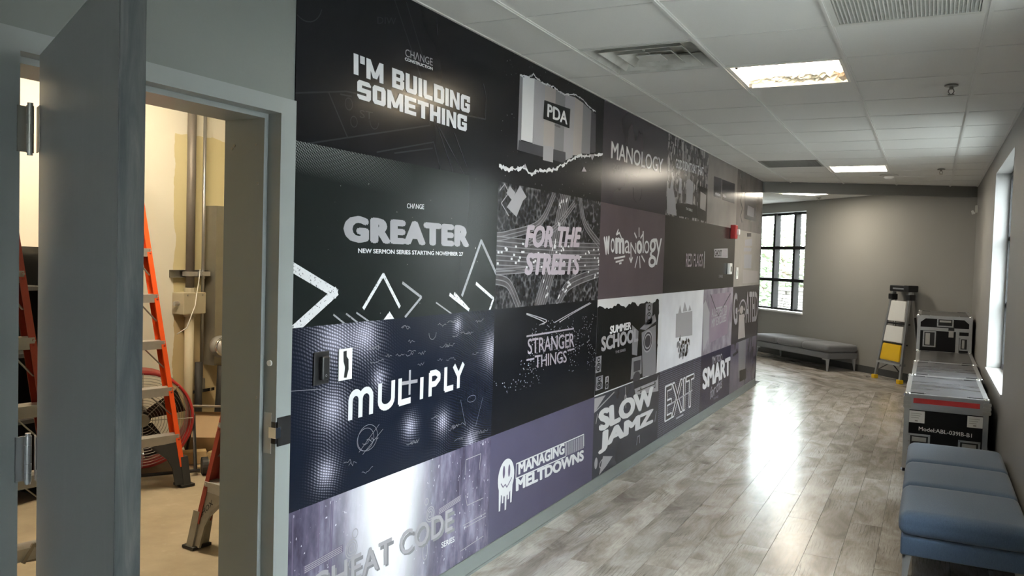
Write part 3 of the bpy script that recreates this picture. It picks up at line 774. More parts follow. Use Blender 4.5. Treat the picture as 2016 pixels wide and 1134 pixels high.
M['dusty2'] = g.out(g.ramp(f, [(0.3, (0.03, 0.03, 0.03)), (0.7, (0.10, 0.098, 0.095))]), 0.3)
flight_case('low flight case with dark lid standing against the tall case', CX0+0.03, CX1+0.03, 6.20, 7.475, 0.62, M['dusty2'])
flight_case('tall black flight case with butterfly handles in the corner beside the small stepladder', CX0+0.02, 2.43, 7.485, 8.70, 1.03, M['dusty2'], 'tall')

# ------------------------------------------------------------------ ladders
def channel(bm, p0, p1, out, dep, t=0.004, w=0.030, d_=0.075):
    """C-section rail: web on the outside, flanges front and back"""
    out = Vector(out); dep = Vector(dep); p0 = Vector(p0); p1 = Vector(p1)
    bar(bm, p0, p1, d_, t, dep)
    for s_ in (-1, 1): bar(bm, p0-out*w/2+dep*s_*d_/2, p1-out*w/2+dep*s_*d_/2, w, t, out)
def stepladder(label, loc, rz, H, w0, w1, back, D, mat, n=None, foot='boot', first=0.30):
    t = thing('stepladder', label, 'ladder', loc, rz, 'ladders')
    def fr(s_, z): return Vector((s_*(w0+(w1-w0)*z/H)/2, back*z/H, z))
    def rr(s_, z): return Vector((s_*(w0*0.92+(w1-w0*0.92)*z/H)/2, D+(back+0.08-D)*z/H, z))
    for s_ in (-1, 1):
        bm = B(); channel(bm, fr(s_, 0.13), fr(s_, H-0.04), (s_, 0, 0), (0, 1, 0)); obj('side_rail', bm, mat, t)
        bm = B(); channel(bm, rr(s_, 0.03), rr(s_, H-0.06), (s_, 0, 0), (0, 1, 0), w=0.02, d_=0.05); obj('rear_rail', bm, mat, t)
        # cast boot
        f = fr(s_, 0.0); bm = B()
        prof = [(-0.045, 0.0), (0.060, 0.0), (0.055, 0.12), (0.050, 0.19), (-0.040, 0.19)] if foot == 'boot' else [(-0.04, 0), (0.04, 0), (0.04, 0.15), (-0.04, 0.15)]
        pa = [bm.verts.new((f.x+s_*0.022, f.y+a+back*z/H, z)) for a, z in prof]; pb = [bm.verts.new((f.x-s_*0.028, f.y+a+back*z/H, z)) for a, z in prof]
        bm.faces.new(pa); bm.faces.new(pb[::-1])
        for k in range(len(prof)): bm.faces.new((pa[k], pb[k], pb[(k+1) % len(prof)], pa[(k+1) % len(prof)]))
        # knee brace under the bottom step
        prof2 = [(-0.025, 0.02), (0.075, 0.02), (0.078, 0.13), (0.10, 0.19), (0.145, 0.235), (0.20, first-0.06), (-0.025+0.04, first-0.05)]
        va = [bm.verts.new((f.x-s_*a, f.y-0.034, z)) for a, z in prof2]; vb = [bm.verts.new((f.x-s_*a, f.y-0.028, z)) for a, z in prof2]
        c1 = bm.verts.new((f.x-s_*0.03, f.y-0.034, 0.15)); c2 = bm.verts.new((f.x-s_*0.03, f.y-0.028, 0.15))
        for v in va+vb+[c1, c2]: v.co.y += back*v.co.z/H; v.co.x -= s_*(w0-w1)/2*v.co.z/H
        for k in range(7):
            j = (k+1) % 7; bm.faces.new((va[k], va[j], c1)); bm.faces.new((vb[j], vb[k], c2)); bm.faces.new((va[k], vb[k], vb[j], va[j]))
        for k in range(1, 5): bar(bm, va[k].co+Vector((0, -0.006, 0)), va[k+1].co+Vector((0, -0.006, 0)), 0.012, 0.014, (0, 1, 0))
        bmesh.ops.recalc_face_normals(bm, faces=bm.faces)
        o = obj('foot', bm, M['foot_metal'] if mat is M['red_fib'] else M['rubber'], t)
        bm = B(); box(bm, f.x-0.045, f.x+0.045, f.y-0.05, f.y+0.065, 0.0, 0.015); obj('foot_pad', bm, M['rubber'], o)
        f = rr(s_, 0.0); bm = B(); box(bm, f.x-0.02, f.x+0.02, f.y-0.035, f.y+0.035, 0.0, 0.06); obj('rear_foot', bm, M['rubber'], t)
    z = first
    k = 0
    while z < H-0.15:
        wd = (w0+(w1-w0)*z/H)/2-0.005; yc = back*z/H
        bm = B(); box(bm, -wd, wd, yc-0.045, yc+0.045, z-0.004, z); box(bm, -wd, wd, yc-0.045, yc-0.042, z-0.055, z-0.004); box(bm, -wd, wd, yc+0.042, yc+0.045, z-0.05, z-0.004)
        for s_ in (-1, 1):
            tube(bm, [(s_*wd*0.98, yc-0.0435, z-0.014), (s_*wd*0.98, yc-0.049, z-0.014)], 0.006, 8)
        st = obj('step', bm, M['alu_dull'], t)
        bm = B(); tube(bm, [(0, yc-0.046, z-0.03), (0, yc-0.052, z-0.03)], 0.008, 10); obj('bolt', bm, M['steel'], st)
        for s_ in (-1, 1):
            a = Vector((s_*wd*0.45, yc-0.02, z-0.04)); b = fr(s_, z-0.18); bm = B(); bar(bm, a, (b.x-s_*0.02, b.y, b.z), 0.022, 0.004, (0, 1, 0)); obj('step_brace', bm, M['steel'], t)
        for s_ in (-1, 1):
            for dz in (-0.012, -0.035):
                f = fr(s_, z+dz); bm = B(); tube(bm, [(f.x-s_*0.012, f.y-0.039, f.z), (f.x-s_*0.012, f.y-0.043, f.z)], 0.006, 8); obj('rivet', bm, M['red_fib'], t)
        z += 0.3048; k += 1
    for k in range(1, 5):
        zz = H*k/5.3; a, b = rr(-1, zz), rr(1, zz); bm = B(); bar(bm, a, b, 0.035, 0.02, (0, 0, 1)); obj('rear_bar', bm, M['alu_dull'], t)
    bm = rbox(-w1/2-0.02, w1/2+0.02, back-0.08, back+0.16, H-0.06, H, 0.01); obj('top_cap', bm, M['black'], t)
    return t
# orange ladder leaning open in front of the fan
stepladder('bright orange fibreglass stepladder standing before the drum fan', (-2.44, 0.27, 0), math.atan2(0.97, 0.23), 2.44, 0.62, 0.33, 0.55, 1.15, M['orange'], first=0.34)
stepladder('faded red stepladder seen through the narrow gap at the door hinges', (-1.55, -1.15, 0), math.atan2(0.985, 0.17), 2.1, 0.60, 0.30, 0.42, 0.95, M['red_fib'], first=0.225)
t = stepladder('red stepladder whose cast foot with lettering stands beside the right door jamb', (-1.11, -0.235, 0), math.radians(-6), 2.1, 0.62, 0.33, 0.45, 1.0, M['red_fib'], first=0.345)
bm = fit_text('SHOX', Vector((-0.270, -0.0010, 0.160)), Vector((0.080, 0.0182, 0.085)), Vector((-0.020, 0.0041, 0.019)), offset=0.01, shear=0.2)
obj('lettering', bm, M['black'], t)

# small platform ladder in the lobby
e1 = Vector((1.664-1.329, 9.061-9.502, 0)); wl = e1.length
t = thing('stepladder', 'small aluminium platform ladder with yellow feet leaning by the slanted wall', 'ladder', ((1.664+1.329)/2, (9.061+9.502)/2, 0), math.atan2(e1.y, e1.x), 'ladders')
H = 1.30; w0, w1, back, D = wl, 0.36, 0.17, 0.31
def fr(s_, z): return Vector((s_*(w0+(w1-w0)*z/H)/2, back*z/H, z))
def rr(s_, z): return Vector((s_*(w0+(w1-w0)*z/H)/2, D+(back+0.02-D)*z/H, z))
for s_ in (-1, 1):
    bm = B(); bar(bm, fr(s_, 0.03), fr(s_, H-0.03), 0.035, 0.028, (1, 0, 0)); obj('side_rail', bm, M['alu'], t)
    bm = B(); bar(bm, rr(s_, 0.03), rr(s_, H-0.06), 0.030, 0.022, (1, 0, 0)); obj('rear_rail', bm, M['alu_dull'], t)
    for fn, nm, sz in ((fr, 'foot', 0.034), (rr, 'rear_foot', 0.026)):
        f = fn(s_, 0.0); bm = rbox(f.x-sz, f.x+sz, f.y-sz, f.y+sz, 0, 0.055, 0.008); obj(nm, bm, M['yellow'], t)
    f = fr(s_, 1.17); bm = rbox(f.x-0.045, f.x+0.045, f.y-0.03, f.y+0.06, 1.13, 1.21, 0.008); obj('hinge_block', bm, M['black'], t)
    f = rr(s_, 0.7); bm = B(); bar(bm, rr(s_, 0.42)+Vector((s_*0.018, 0, 0)), rr(s_, 0.9)+Vector((s_*0.018, 0, 0)), 0.03, 0.008, (0, 1, 0)); obj('rear_slot', bm, M['black'], t)
def pan(name, z0, z1, mat, r=0.004, kx=0.90, dy=-0.02, th=0.02):
    bm = B(); a = (w0+(w1-w0)*z0/H)/2*kx-0.012; b = (w0+(w1-w0)*z1/H)/2*kx-0.012
    vs = [bm.verts.new((x_, back*z_/H+dy+y_, z_)) for y_ in (0, th) for x_, z_ in ((-a, z0), (a, z0), (b, z1), (-b, z1))]
    bm.faces.new((vs[0], vs[1], vs[2], vs[3])); bm.faces.new((vs[7], vs[6], vs[5], vs[4]))
    for k in range(4): bm.faces.new((vs[(k+1) % 4], vs[k], vs[4+k], vs[4+(k+1) % 4]))
    bmesh.ops.recalc_face_normals(bm, faces=bm.faces)
    bmesh.ops.bevel(bm, geom=list(bm.edges), offset=r, segments=2, affect='EDGES'); return obj(name, bm, mat, t)
pan('folded_step', 0.835, 1.115, M['white']); pan('folded_step', 0.545, 0.765, M['white'])
pan('platform', 0.285, 0.515, M['yellow'], 0.010)
bm = B(); a = fr(1, 0.25).x; box(bm, -a, a, 0.0, 0.09, 0.235, 0.265); obj('step', bm, M['alu'], t)
for s_ in (-1, 1):
    bm = B(); bar(bm, (s_*0.05, 0.05, 0.235), (s_*(w0/2-0.03), 0.03, 0.13), 0.018, 0.006, (0, 1, 0)); obj('step_brace', bm, M['black'], t)
for zz in (0.5, 0.78):
    bm = B(); a = fr(1, zz).x; box(bm, -a, a, back*zz/H, back*zz/H+0.06, zz+0.01, zz+0.03); obj('step_support', bm, M['black'], t)
bm = rbox(-w1/2-0.03, w1/2+0.03, back-0.05, back+0.10, H-0.055, H+0.03, 0.012)
o = obj('top_cap', bm, M['black'], t)
bm = B(); box(bm, -0.13, 0.13, back-0.052, back-0.050, H-0.025, H-0.005); obj('print_strip', bm, M['alu'], o)
bm = rbox(w1/2-0.08, w1/2+0.032, back-0.055, back+0.10, H-0.05, H+0.035, 0.012); obj('lock_lever', bm, M['black'], o)

# ------------------------------------------------------------------ store room contents
fa = math.radians(-35)
t = thing('drum_fan', 'large red drum fan with wire grille on a wheeled black stand', 'fan', (-2.90, 0.66, 0.0), fa)
# local: x = axis of the air stream (towards the door), y across
Rf = 0.325; zc = 0.375
bm = B(); n = 48
for r0, r1 in ((Rf, Rf-0.006),):
    rings_ = []
    for r_, x_ in ((Rf, -0.22), (Rf, 0.10), (Rf-0.008, 0.10), (Rf-0.008, -0.22)):
        rings_.append([bm.verts.new((x_, r_*math.cos(2*PI*k/n), zc+r_*math.sin(2*PI*k/n))) for k in range(n)])
    for a in range(4):
        for k in range(n): bm.faces.new((rings_[a][k], rings_[a][(k+1) % n], rings_[(a+1) % 4][(k+1) % n], rings_[(a+1) % 4][k]))
bmesh.ops.recalc_face_normals(bm, faces=bm.faces); ring(bm, (0.10, 0, zc), (1, 0, 0), Rf, 0.011, 48)
obj('housing', bm, M['red'], t, True)
M['wire'] = plain('grille_wire', (0.36, 0.35, 0.31), 0.4, 0.7)
bm = B()
for k in range(15): ring(bm, (0.115, 0, zc), (1, 0, 0), 0.045+k*0.019, 0.0016, 40, 4)
for k in range(8):
    a = 2*PI*k/8+0.0; tube(bm, [(0.118, 0.04*math.cos(a), zc+0.04*math.sin(a)), (0.118, Rf*math.cos(a), zc+Rf*math.sin(a))], 0.0028, 6)
obj('grille', bm, M['wire'], t)
bm = B(); tube(bm, [(0.11, 0, zc), (0.125, 0, zc)], 0.042, 20); obj('hub_cap', bm, M['wire'], t)
bm = B(); tube(bm, [(-0.14, 0, zc), (0.04, 0, zc)], 0.06, 16); obj('motor', bm, M['black'], t)
for k in range(4):
    a = PI/2*k+0.4; bm = B(); ca, sa = math.cos(a), math.sin(a)
    pts = [(0.0, 0.05, -0.03), (0.06, 0.05, 0.05), (0.07, 0.28, 0.10), (-0.02, 0.28, -0.09)]
    vs = [bm.verts.new((p[0], p[1]*ca-p[2]*sa, zc+p[1]*sa+p[2]*ca)) for p in pts]; bm.faces.new(vs)
    vs2 = [bm.verts.new(v.co-Vector((0.003, 0, 0))) for v in vs]; bm.faces.new(vs2[::-1])
    for q in range(4): bm.faces.new((vs[q], vs2[q], vs2[(q+1) % 4], vs[(q+1) % 4]))
    bmesh.ops.recalc_face_normals(bm, faces=bm.faces); obj('blade', bm, M['black'], t)
bm = B(); box(bm, -0.2, 0.08, -0.31, -0.17, zc+0.22, zc+0.345)
bmesh.ops.bevel(bm, geom=list(bm.edges), offset=0.03, segments=3, affect='EDGES'); obj('control_hood', bm, M['orange'], t, True)
for s_ in (-1, 1):
    bm = B(); tube(bm, [(-0.25, s_*0.33, 0.05), (0.0, s_*0.345, zc), (0.25, s_*0.33, 0.03)], 0.012, 8); obj('stand_frame', bm, M['black'], t)
bm = B(); tube(bm, [(0.25, -0.36, 0.03), (0.25, 0.36, 0.03)], 0.012, 8); tube(bm, [(-0.25, -0.36, 0.05), (-0.25, 0.36, 0.05)], 0.012, 8); obj('stand_bar', bm, M['black'], t)
for s_ in (-1, 1):
    bm = B(); tube(bm, [(0.25, s_*0.37, 0.06), (0.25, s_*0.41, 0.06)], 0.06, 20); obj('wheel', bm, M['rubber'], t)

t = thing('cardboard_box', 'tilted brown cardboard box with a white symbol on the store room floor', 'box', (-2.86, 1.16, 0.0), 0.55)
Rm = Matrix.Translation((0, 0, 0.0)) @ Matrix.Rotation(math.radians(-48), 4, 'X')
bm = B(); box(bm, -0.15, 0.15, 0.0, 0.20, 0.0, 0.24, M=Rm)
mz = min(v.co.z for v in bm.verts)
for v in bm.verts: v.co.z -= mz
obj('carton', bm, M['card'], t)
bm = B(); box(bm, 0.1505, 0.152, 0.08, 0.11, 0.11, 0.14, M=Rm)
for v in bm.verts: v.co.z -= mz
obj('printed_mark', bm, M['white'], t)
bm = B(); box(bm, -0.15, 0.15, 0.02, 0.12, 0.245, 0.248, M=Rm @ Matrix.Rotation(0.5, 4, 'X'))
for v in bm.verts: v.co.z -= mz
obj('flap', bm, M['white'], t)
t = thing('timber_block', 'short block of raw timber on the floor between fan and cardboard box', 'wood', (-2.78, 1.00, 0), 0.9, 'timber offcuts')
bm = rbox(-0.10, 0.10, -0.045, 0.045, 0, 0.09, 0.003); obj('block', bm, M['wood'], t)
t = thing('timber_block', 'thin timber offcuts stacked flat beside the cardboard box', 'wood', (-2.72, 1.22, 0), 0.3, 'timber offcuts')
for k in range(3): bm = rbox(-0.10+0.01*k, 0.11, -0.05, 0.03+0.01*k, 0.018*k, 0.018*k+0.016, 0.002); obj('batten', bm, M['wood'], t)
t = thing('timber_block', 'long pale batten lying on the floor under the fan', 'wood', (-2.52, 0.98, 0), 1.25, 'timber offcuts')
bm = rbox(-0.14, 0.14, -0.03, 0.03, 0, 0.04, 0.003); obj('batten', bm, M['wood'], t)

XW = -3.299
def pipe(name, label, pts, r, mat, grp='conduits on the store room wall', n=12):
    bm = B(); tube(bm, pts, r, n); o = obj(name, bm, mat, None, True); return tag(o, label, 'pipe', grp)
pipe('conduit', 'thick grey vertical conduit running down into the beige box', [(XW+0.06, 1.375, 2.98), (XW+0.06, 1.375, 1.22)], 0.034, M['conduit'])
pipe('conduit', 'thick cream vertical conduit below the beige box', [(XW+0.06, 1.375, 1.04), (XW+0.06, 1.375, 0.0)], 0.036, M['tape'])
pipe('conduit', 'thin shiny vertical conduit beside the tall metal cabinet', [(XW+0.06, 1.505, 2.98), (XW+0.06, 1.505, 0.52)], 0.013, M['alu'])
pipe('flexible_conduit', 'short dark capped pipe stub standing by the thin conduit', [(XW+0.10, 1.44, 0.0), (XW+0.10, 1.44, 0.66)], 0.030, M['rubber'])
pipe('flexible_conduit', 'dark flexible conduit dropping from the round fitting', [(XW+0.16, 1.62, 0.62), (XW+0.16, 1.61, 0.4), (XW+0.15, 1.60, 0.18), (XW+0.14, 1.60, 0.0)], 0.034, M['rubber'])
pipe('flexible_conduit', 'dark flexible conduit curving left to the floor', [(XW+0.16, 1.70, 0.62), (XW+0.16, 1.70, 0.4), (XW+0.15, 1.73, 0.18), (XW+0.14, 1.80, 0.0)], 0.028, M['rubber'])
pipe('flexible_conduit', 'dark flexible conduit under the corner of the cabinet', [(XW+0.16, 1.80, 0.62), (XW+0.16, 1.80, 0.4), (XW+0.15, 1.84, 0.18), (XW+0.14, 1.90, 0.0)], 0.026, M['rubber'])
t = thing('conduit_strap', 'shiny clamp fitting around the thin conduit low on the wall', 'clamp', (XW+0.06, 1.505, 0.52))
bm = B(); tube(bm, [(0, 0, -0.08), (0, 0, 0.0)], 0.030, 12); obj('coupling', bm, M['steel'], t)
bm = B(); box(bm, -0.05, 0.02, -0.10, 0.12, -0.11, -0.085); obj('strap', bm, M['chrome'], t)
t = thing('strut_channel', 'slotted metal strut carrying the conduits across the wall', 'bracket', (XW, 1.415, 1.365))
bm = B(); box(bm, 0.0, 0.004, -0.19, 0.19, -0.03, 0.03); box(bm, 0.004, 0.04, -0.19, 0.19, 0.026, 0.03); box(bm, 0.004, 0.04, -0.19, 0.19, -0.03, -0.026); obj('channel', bm, M['steel'], t)
for yy in (-0.04, 0.09):
    bm = B(); box(bm, 0.02, 0.10, yy-0.04, yy+0.04, -0.018, 0.018); obj('pipe_clamp', bm, M['alu_dull'], t)
t = thing('junction_box', 'beige junction box set on the thick conduit', 'box', (XW+0.001, 1.375, 1.135))
bm = rbox(0.0, 0.13, -0.12, 0.10, -0.085, 0.085, 0.006); obj('body', bm, M['box_beige'], t)
bm = B(); tube(bm, [(0.06, 0, 0.08), (0.06, 0, 0.12)], 0.045, 12); tube(bm, [(0.06, 0, -0.11), (0.06, 0, -0.08)], 0.045, 12); obj('collar', bm, M['box_beige'], t)
bm = B(); tube(bm, [(0.07, -0.16, 0.0), (0.07, -0.12, 0.0)], 0.018, 10); obj('locknut', bm, M['alu'], t)
bm = B()
for k in (-1, 1): tube(bm, [(0.131, 0.075*k-0.01, 0.065), (0.135, 0.075*k-0.01, 0.065)], 0.007, 8)
obj('screw', bm, M['steel'], t)
pipe('white_string', 'loose white string hanging over the strut and junction box', [(XW+0.13, 1.46, 1.33), (XW+0.13, 1.41, 1.40), (XW+0.13, 1.40, 1.30), (XW+0.14, 1.37, 1.20), (XW+0.16, 1.34, 1.12), (XW+0.15, 1.27, 0.95), (XW+0.1, 1.22, 0.90)], 0.004, M['white'], 'strings', 6)
t = thing('electrical_cabinet', 'tall grey sheet metal cabinet with screwed flange on the store room wall', 'cabinet', (XW, 1.58, 0.62))
bm = B(); box(bm, 0.0, 0.12, 0.0, 0.62, 0.0, 1.295); obj('body', bm, M['steel'], t)
bm = B(); box(bm, 0.12, 0.135, 0.115, 0.62, -0.01, 1.285); o = obj('cover', bm, M['steel'], t)
for k in range(5):
    bm = B(); tube(bm, [(0.135, 0.145, 0.08+0.28*k), (0.142, 0.145, 0.08+0.28*k)], 0.009, 10); obj('screw', bm, M['chrome'], o)
t = thing('round_fitting', 'round cast metal fitting at the lower corner of the cabinet', 'fitting', (XW+0.15, 1.60, 0.78))
bm = B(); tube(bm, [(0.0, 0, 0), (0.03, -0.01, 0.0), (0.09, -0.02, 0)], [0.085, 0.09, 0.055], 22); obj('dome', bm, M['alu_dull'], t, True)
bm = B(); ring(bm, (0.06, -0.015, 0), (1, -0.1, 0), 0.065, 0.014, 24, 8); tube(bm, [(0.05, -0.02, -0.02), (0.1, -0.05, 0.05)], 0.02, 10); obj('collar', bm, M['chrome'], t, True)
bm = B(); tube(bm, [(0.01, 0.1, 0.0), (0.05, 0.12, -0.03)], 0.05, 14); obj('side_knuckle', bm, M['steel'], t, True)
# dark shelf with stored things, behind the faded ladder
t = thing('storage_rack', 'dark storage rack seen in the narrow gap by the hinges', 'shelf', (-3.02, -0.55, 0), 0)
for yy in (-0.5, 0.5):
    bm = B(); box(bm, -0.2, 0.2, yy-0.02, yy+0.02, 0, 1.55); obj('end_panel', bm, M['black'], t)
for zz in (0.12, 0.5, 0.9, 1.3):
    bm = B(); box(bm, -0.2, 0.2, -0.48, 0.48, zz-0.012, zz+0.012); obj('shelf', bm, M['rubber'], t)
bm = B(); box(bm, -0.2, -0.19, -0.48, 0.48, 0.0, 1.5); obj('back_panel', bm, M['rubber'], t)
for k, (lab, mt_, yy, zz, h_) in enumerate((('red box file on the rack behind the faded ladder', 'red_fib', -0.40, 0.512, 0.30), ('brown cardboard file on the rack behind the faded ladder', 'card', -0.30, 0.512, 0.26), ('black box file on the rack behind the faded ladder', 'rubber', -0.20, 0.912, 0.30), ('dull red file on the upper shelf behind the faded ladder', 'red_fib', -0.38, 0.912, 0.28))):
    t = thing('box_file', lab, 'file', (-2.97, -0.55+yy, zz), 0, 'files on the dark rack')
    bm = rbox(-0.12, 0.12, -0.04, 0.04, 0, h_, 0.004); obj('cover', bm, M[mt_], t)
    bm = B(); box(bm, 0.12, 0.122, -0.02, 0.02, h_*0.55, h_*0.8); obj('spine_label', bm, M['box_beige'], t)

# ------------------------------------------------------------------ fittings on the mural wall
PX = 0.006
t = thing('card_reader', 'black card reader on the mural beside the door frame', 'reader', (PX, -0.944, 1.150))
bm = rbox(0, 0.006, -0.042, 0.042, -0.060, 0.060, 0.002); obj('back_plate', bm, M['black'], t)
bm = rbox(0.006, 0.024, -0.016, 0.026, -0.044, 0.044, 0.006); o = obj('reader', bm, M['black'], t)
bm = B(); ring(bm, (0.0245, 0.004, -0.026), (1, 0, 0), 0.004, 0.0008, 14, 4); obj('emblem', bm, M['alu'], o)
t = thing('wall_plate', 'white wall plate with a dark torn opening beside the black card reader', 'plate', (PX, -0.803, 1.149))
bm = rbox(0, 0.004, -0.040, 0.040, -0.060, 0.060, 0.0015); obj('plate', bm, M['white'], t)
bm = B(); vs = [bm.verts.new((0.0046, a, b)) for a, b in ((-0.016, 0.050), (0.004, 0.052), (0.004, 0.030), (0.016, 0.018), (0.018, -0.02), (0.006, -0.052), (-0.010, -0.050), (-0.004, -0.01), (-0.014, 0.012))]
bm.faces.new(vs); obj('dark_opening', bm, M['black'], t)
t = thing('fire_alarm', 'red fire alarm strobe on the mural', 'alarm', (PX, 5.90, 1.915))
bm = rbox(0, 0.055, -0.055, 0.065, -0.075, 0.075, 0.006); obj('housing', bm, M['red'], t)
bm = rbox(0.055, 0.085, 0.0, 0.05, -0.03, 0.03, 0.006); obj('strobe_lens', bm, M['white'], t)
t = thing('light_switch', 'white switch plate with black key slot below the fire alarm', 'switch', (PX, 5.80, 1.51))
bm = rbox(0, 0.03, -0.045, 0.075, -0.060, 0.060, 0.004); obj('plate', bm, M['white'], t)
bm = B(); box(bm, 0.0302, 0.034, 0.0, 0.03, -0.030, 0.025); obj('rocker', bm, M['black'], t)
t = thing('light_switch', 'narrow white wall switch on the tan poster', 'switch', (PX, 6.25, 1.46))
bm = rbox(0, 0.008, -0.04, 0.06, -0.065, 0.065, 0.002); obj('plate', bm, M['white'], t)
bm = B(); box(bm, 0.008, 0.012, -0.01, 0.03, -0.03, 0.03); obj('rocker', bm, M['vent'], t)

# ------------------------------------------------------------------ outside
g = G('outdoor_paving'); c = g.mix(g.noise(1.2, det=5), (0.14, 0.14, 0.135), (0.24, 0.24, 0.23)); M['paving'] = g.out(c, 0.8)
bm = B(); box(bm, -45, 45, -45, 70, -0.4, -0.15); struct('ground', bm, M['paving'])
g = G('sky_blocker_grey'); M['blocker'] = g.out(g.mix(g.noise(0.8, det=4), (0.16, 0.14, 0.12), (0.24, 0.21, 0.18)), 0.85)
bm = B(); box(bm, 9.0, 12.0, 1.0, 16.0, -0.15, 4.6); struct('sky_blocker', bm, M['blocker'])  # unseen block, added to keep sky glare from the hall window off the mural
g = G('leaf'); oi = g.n('ShaderNodeObjectInfo').outputs['Random']; c = g.mix(g.noise(3.0), (0.16, 0.22, 0.13), (0.42, 0.48, 0.34))
M['leafg'] = g.out(c, 0.6, Transmission_Weight=0.0)
M['bark'] = plain('bark', (0.22, 0.17, 0.13), 0.9, var=0.25)
def tree(label, loc, h, cr, nl, seed):
    r = random.Random(seed); t = thing('tree', label, 'tree', loc, 0, 'trees outside the lobby window')
    bm = B(); tips = []
    tube(bm, [(0, 0, 0), (0.05, 0, h*0.25), (0.0, 0.1, h*0.45), (0.1, 0, h*0.85)], [0.12, 0.09, 0.07, 0.02], 8)
    for k in range(12):
        a = r.uniform(0, 2*PI); z0 = h*r.uniform(0.2, 0.6); L = cr*r.uniform(0.6, 1.1)
        p = Vector((math.cos(a)*L, math.sin(a)*L, z0+L*r.uniform(0.2, 0.8))); tube(bm, [(0, 0, z0), (p*0.5+Vector((0, 0, z0*0.45)))[:], p], [0.045, 0.03, 0.012], 6); tips.append(p)
    obj('trunk', bm, M['bark'], t)
    bm = B()
    for k in range(nl):
        c = r.choice(tips)*r.uniform(0.55, 1.1)+Vector((r.gauss(0, 0.35), r.gauss(0, 0.35), r.gauss(0, 0.3))); c.z = max(c.z, 0.7)
        s_ = r.uniform(0.04, 0.09); a = Vector((r.uniform(-1, 1), r.uniform(-1, 1), r.uniform(-1, 1))).normalized(); u, v = basis(a)
        vs = [bm.verts.new(c+u*s_), bm.verts.new(c+v*s_*0.5), bm.verts.new(c-u*s_), bm.verts.new(c-v*s_*0.5)]; bm.faces.new(vs)
    obj('foliage', bm, M['leafg'], t, kind='stuff')
tree('pale green tree outside the lobby window, fuller of the two', (-1.2, 17.4, -0.15), 3.2, 1.3, 5200, 5)
tree('thin tree with bare branches outside the lobby window', (-5.6, 19.6, -0.15), 3.6, 1.4, 2200, 9)
M['stone'] = plain('stone', (0.42, 0.40, 0.37), 0.85, var=0.3, scale_=4)
t = thing('stone_pillar', 'stacked stone pillar outside the lower right window pane', 'pillar', (-0.55, 14.9, -0.15), 0.5)
r = random.Random(2); z = 0.0
while z < 1.15:
    hh = r.uniform(0.05, 0.09); y = -0.45
    while y < 0.45:
        w_ = r.uniform(0.12, 0.26); bm = rbox(-0.30+r.uniform(-0.02, 0.02), 0.30+r.uniform(-0.02, 0.02), y+0.006, min(y+w_, 0.47)-0.006, z+0.004, z+hh-0.004, 0.008, 1); obj('stone', bm, M['stone'], t); y += w_
    z += hh
bm = rbox(-0.34, 0.34, -0.50, 0.50, z, z+0.05, 0.01); obj('cap_stone', bm, M['stone'], t)

# ------------------------------------------------------------------ the mural
rootm = bpy.data.objects.new('wall_mural', None); link(rootm)
tag(rootm, 'printed wall mural of black, grey and mauve sermon posters along the left wall', 'mural')
COLS = [DY1+0.002, 0.405, 1.868, 3.365, 4.762, 6.115, 7.655]; ROWS = [0.09, 0.652, 1.305, 1.955, 2.629]
def ink(name, color, rough=0.22): return plain(name, color, rough, var=0.03, IOR=1.22)
M['p_white'] = ink('print_white', (0.58, 0.58, 0.60)); M['p_light'] = ink('print_light_grey', (0.31, 0.30, 0.32)); M['p_grey'] = ink('print_mid_grey', (0.20, 0.195, 0.21))
M['p_dark'] = ink('print_dark_grey', (0.055, 0.053, 0.06)); M['p_faint'] = ink('print_faint_line', (0.026, 0.028, 0.032)); M['p_black'] = ink('print_black', (0.008, 0.009, 0.010))
M['p_mauve'] = ink('print_mauve', (0.30, 0.265, 0.30)); M['p_tan'] = ink('print_warm_grey', (0.34, 0.31, 0.30)); M['p_purple'] = ink('print_purple', (0.13, 0.11, 0.17))
M['p_mauve2'] = ink('print_pale_mauve', (0.40, 0.35, 0.40))
def poster(c, r, mat, label, rows=1):
    y0, y1, z0, z1 = COLS[c], COLS[c+1], ROWS[r], ROWS[r+rows]
    bm = B(); box(bm, 0, 0.003, 0, y1-y0, 0, z1-z0)
    return obj('poster_print', bm, mat, rootm, loc=(0.0008, y0, z0), label=label)
LAY = [0]
def flat_poly(P, name, polys, mat, lay=1, label=None):
    """flat print: polygons given in wall coordinates (y, z), clipped to the poster P"""
    bm = B(); ox, oz = P.location.y, P.location.z; x = 0.003 + 0.0005*lay
    W_, H_ = P.data['w'], P.data['h']
    for poly in polys:
        q = [(a-ox, b-oz) for a, b in poly]
        for h in ((1, 0, W_), (-1, 0, 0), (0, 1, H_), (0, -1, 0)):
            if len(q) > 2: q = clip(q, *h)
        if len(q) > 2 and area2(q) > 1e-7:
            f = bm.faces.new([bm.verts.new((x, a, b)) for a, b in q])
    bmesh.ops.triangulate(bm, faces=bm.faces); stagger(bm, Vector((1, 0, 0))); bm.normal_update()
    for f in bm.faces:
        if f.normal.x < 0: f.normal_flip()
    return obj(name, bm, mat, P, label=label, kind='stuff' if name in PATTERN else None)
PATTERN = {'car_print', 'lane_line', 'formula_scribbles', 'figure_print', 'line_art', 'tally_bars', 'chalk_arrow', 'torn_edge', 'ray_strokes', 'circuit_line', 'rosette_print', 'note_print', 'underline_strokes', 'horn_print', 'corner_print', 'paper_scrap', 'panel_line', 'goat_print', 'scratch_print', 'cone_print', 'light_trail', 'brush_field', 'pale_block_lettering', 'road'}
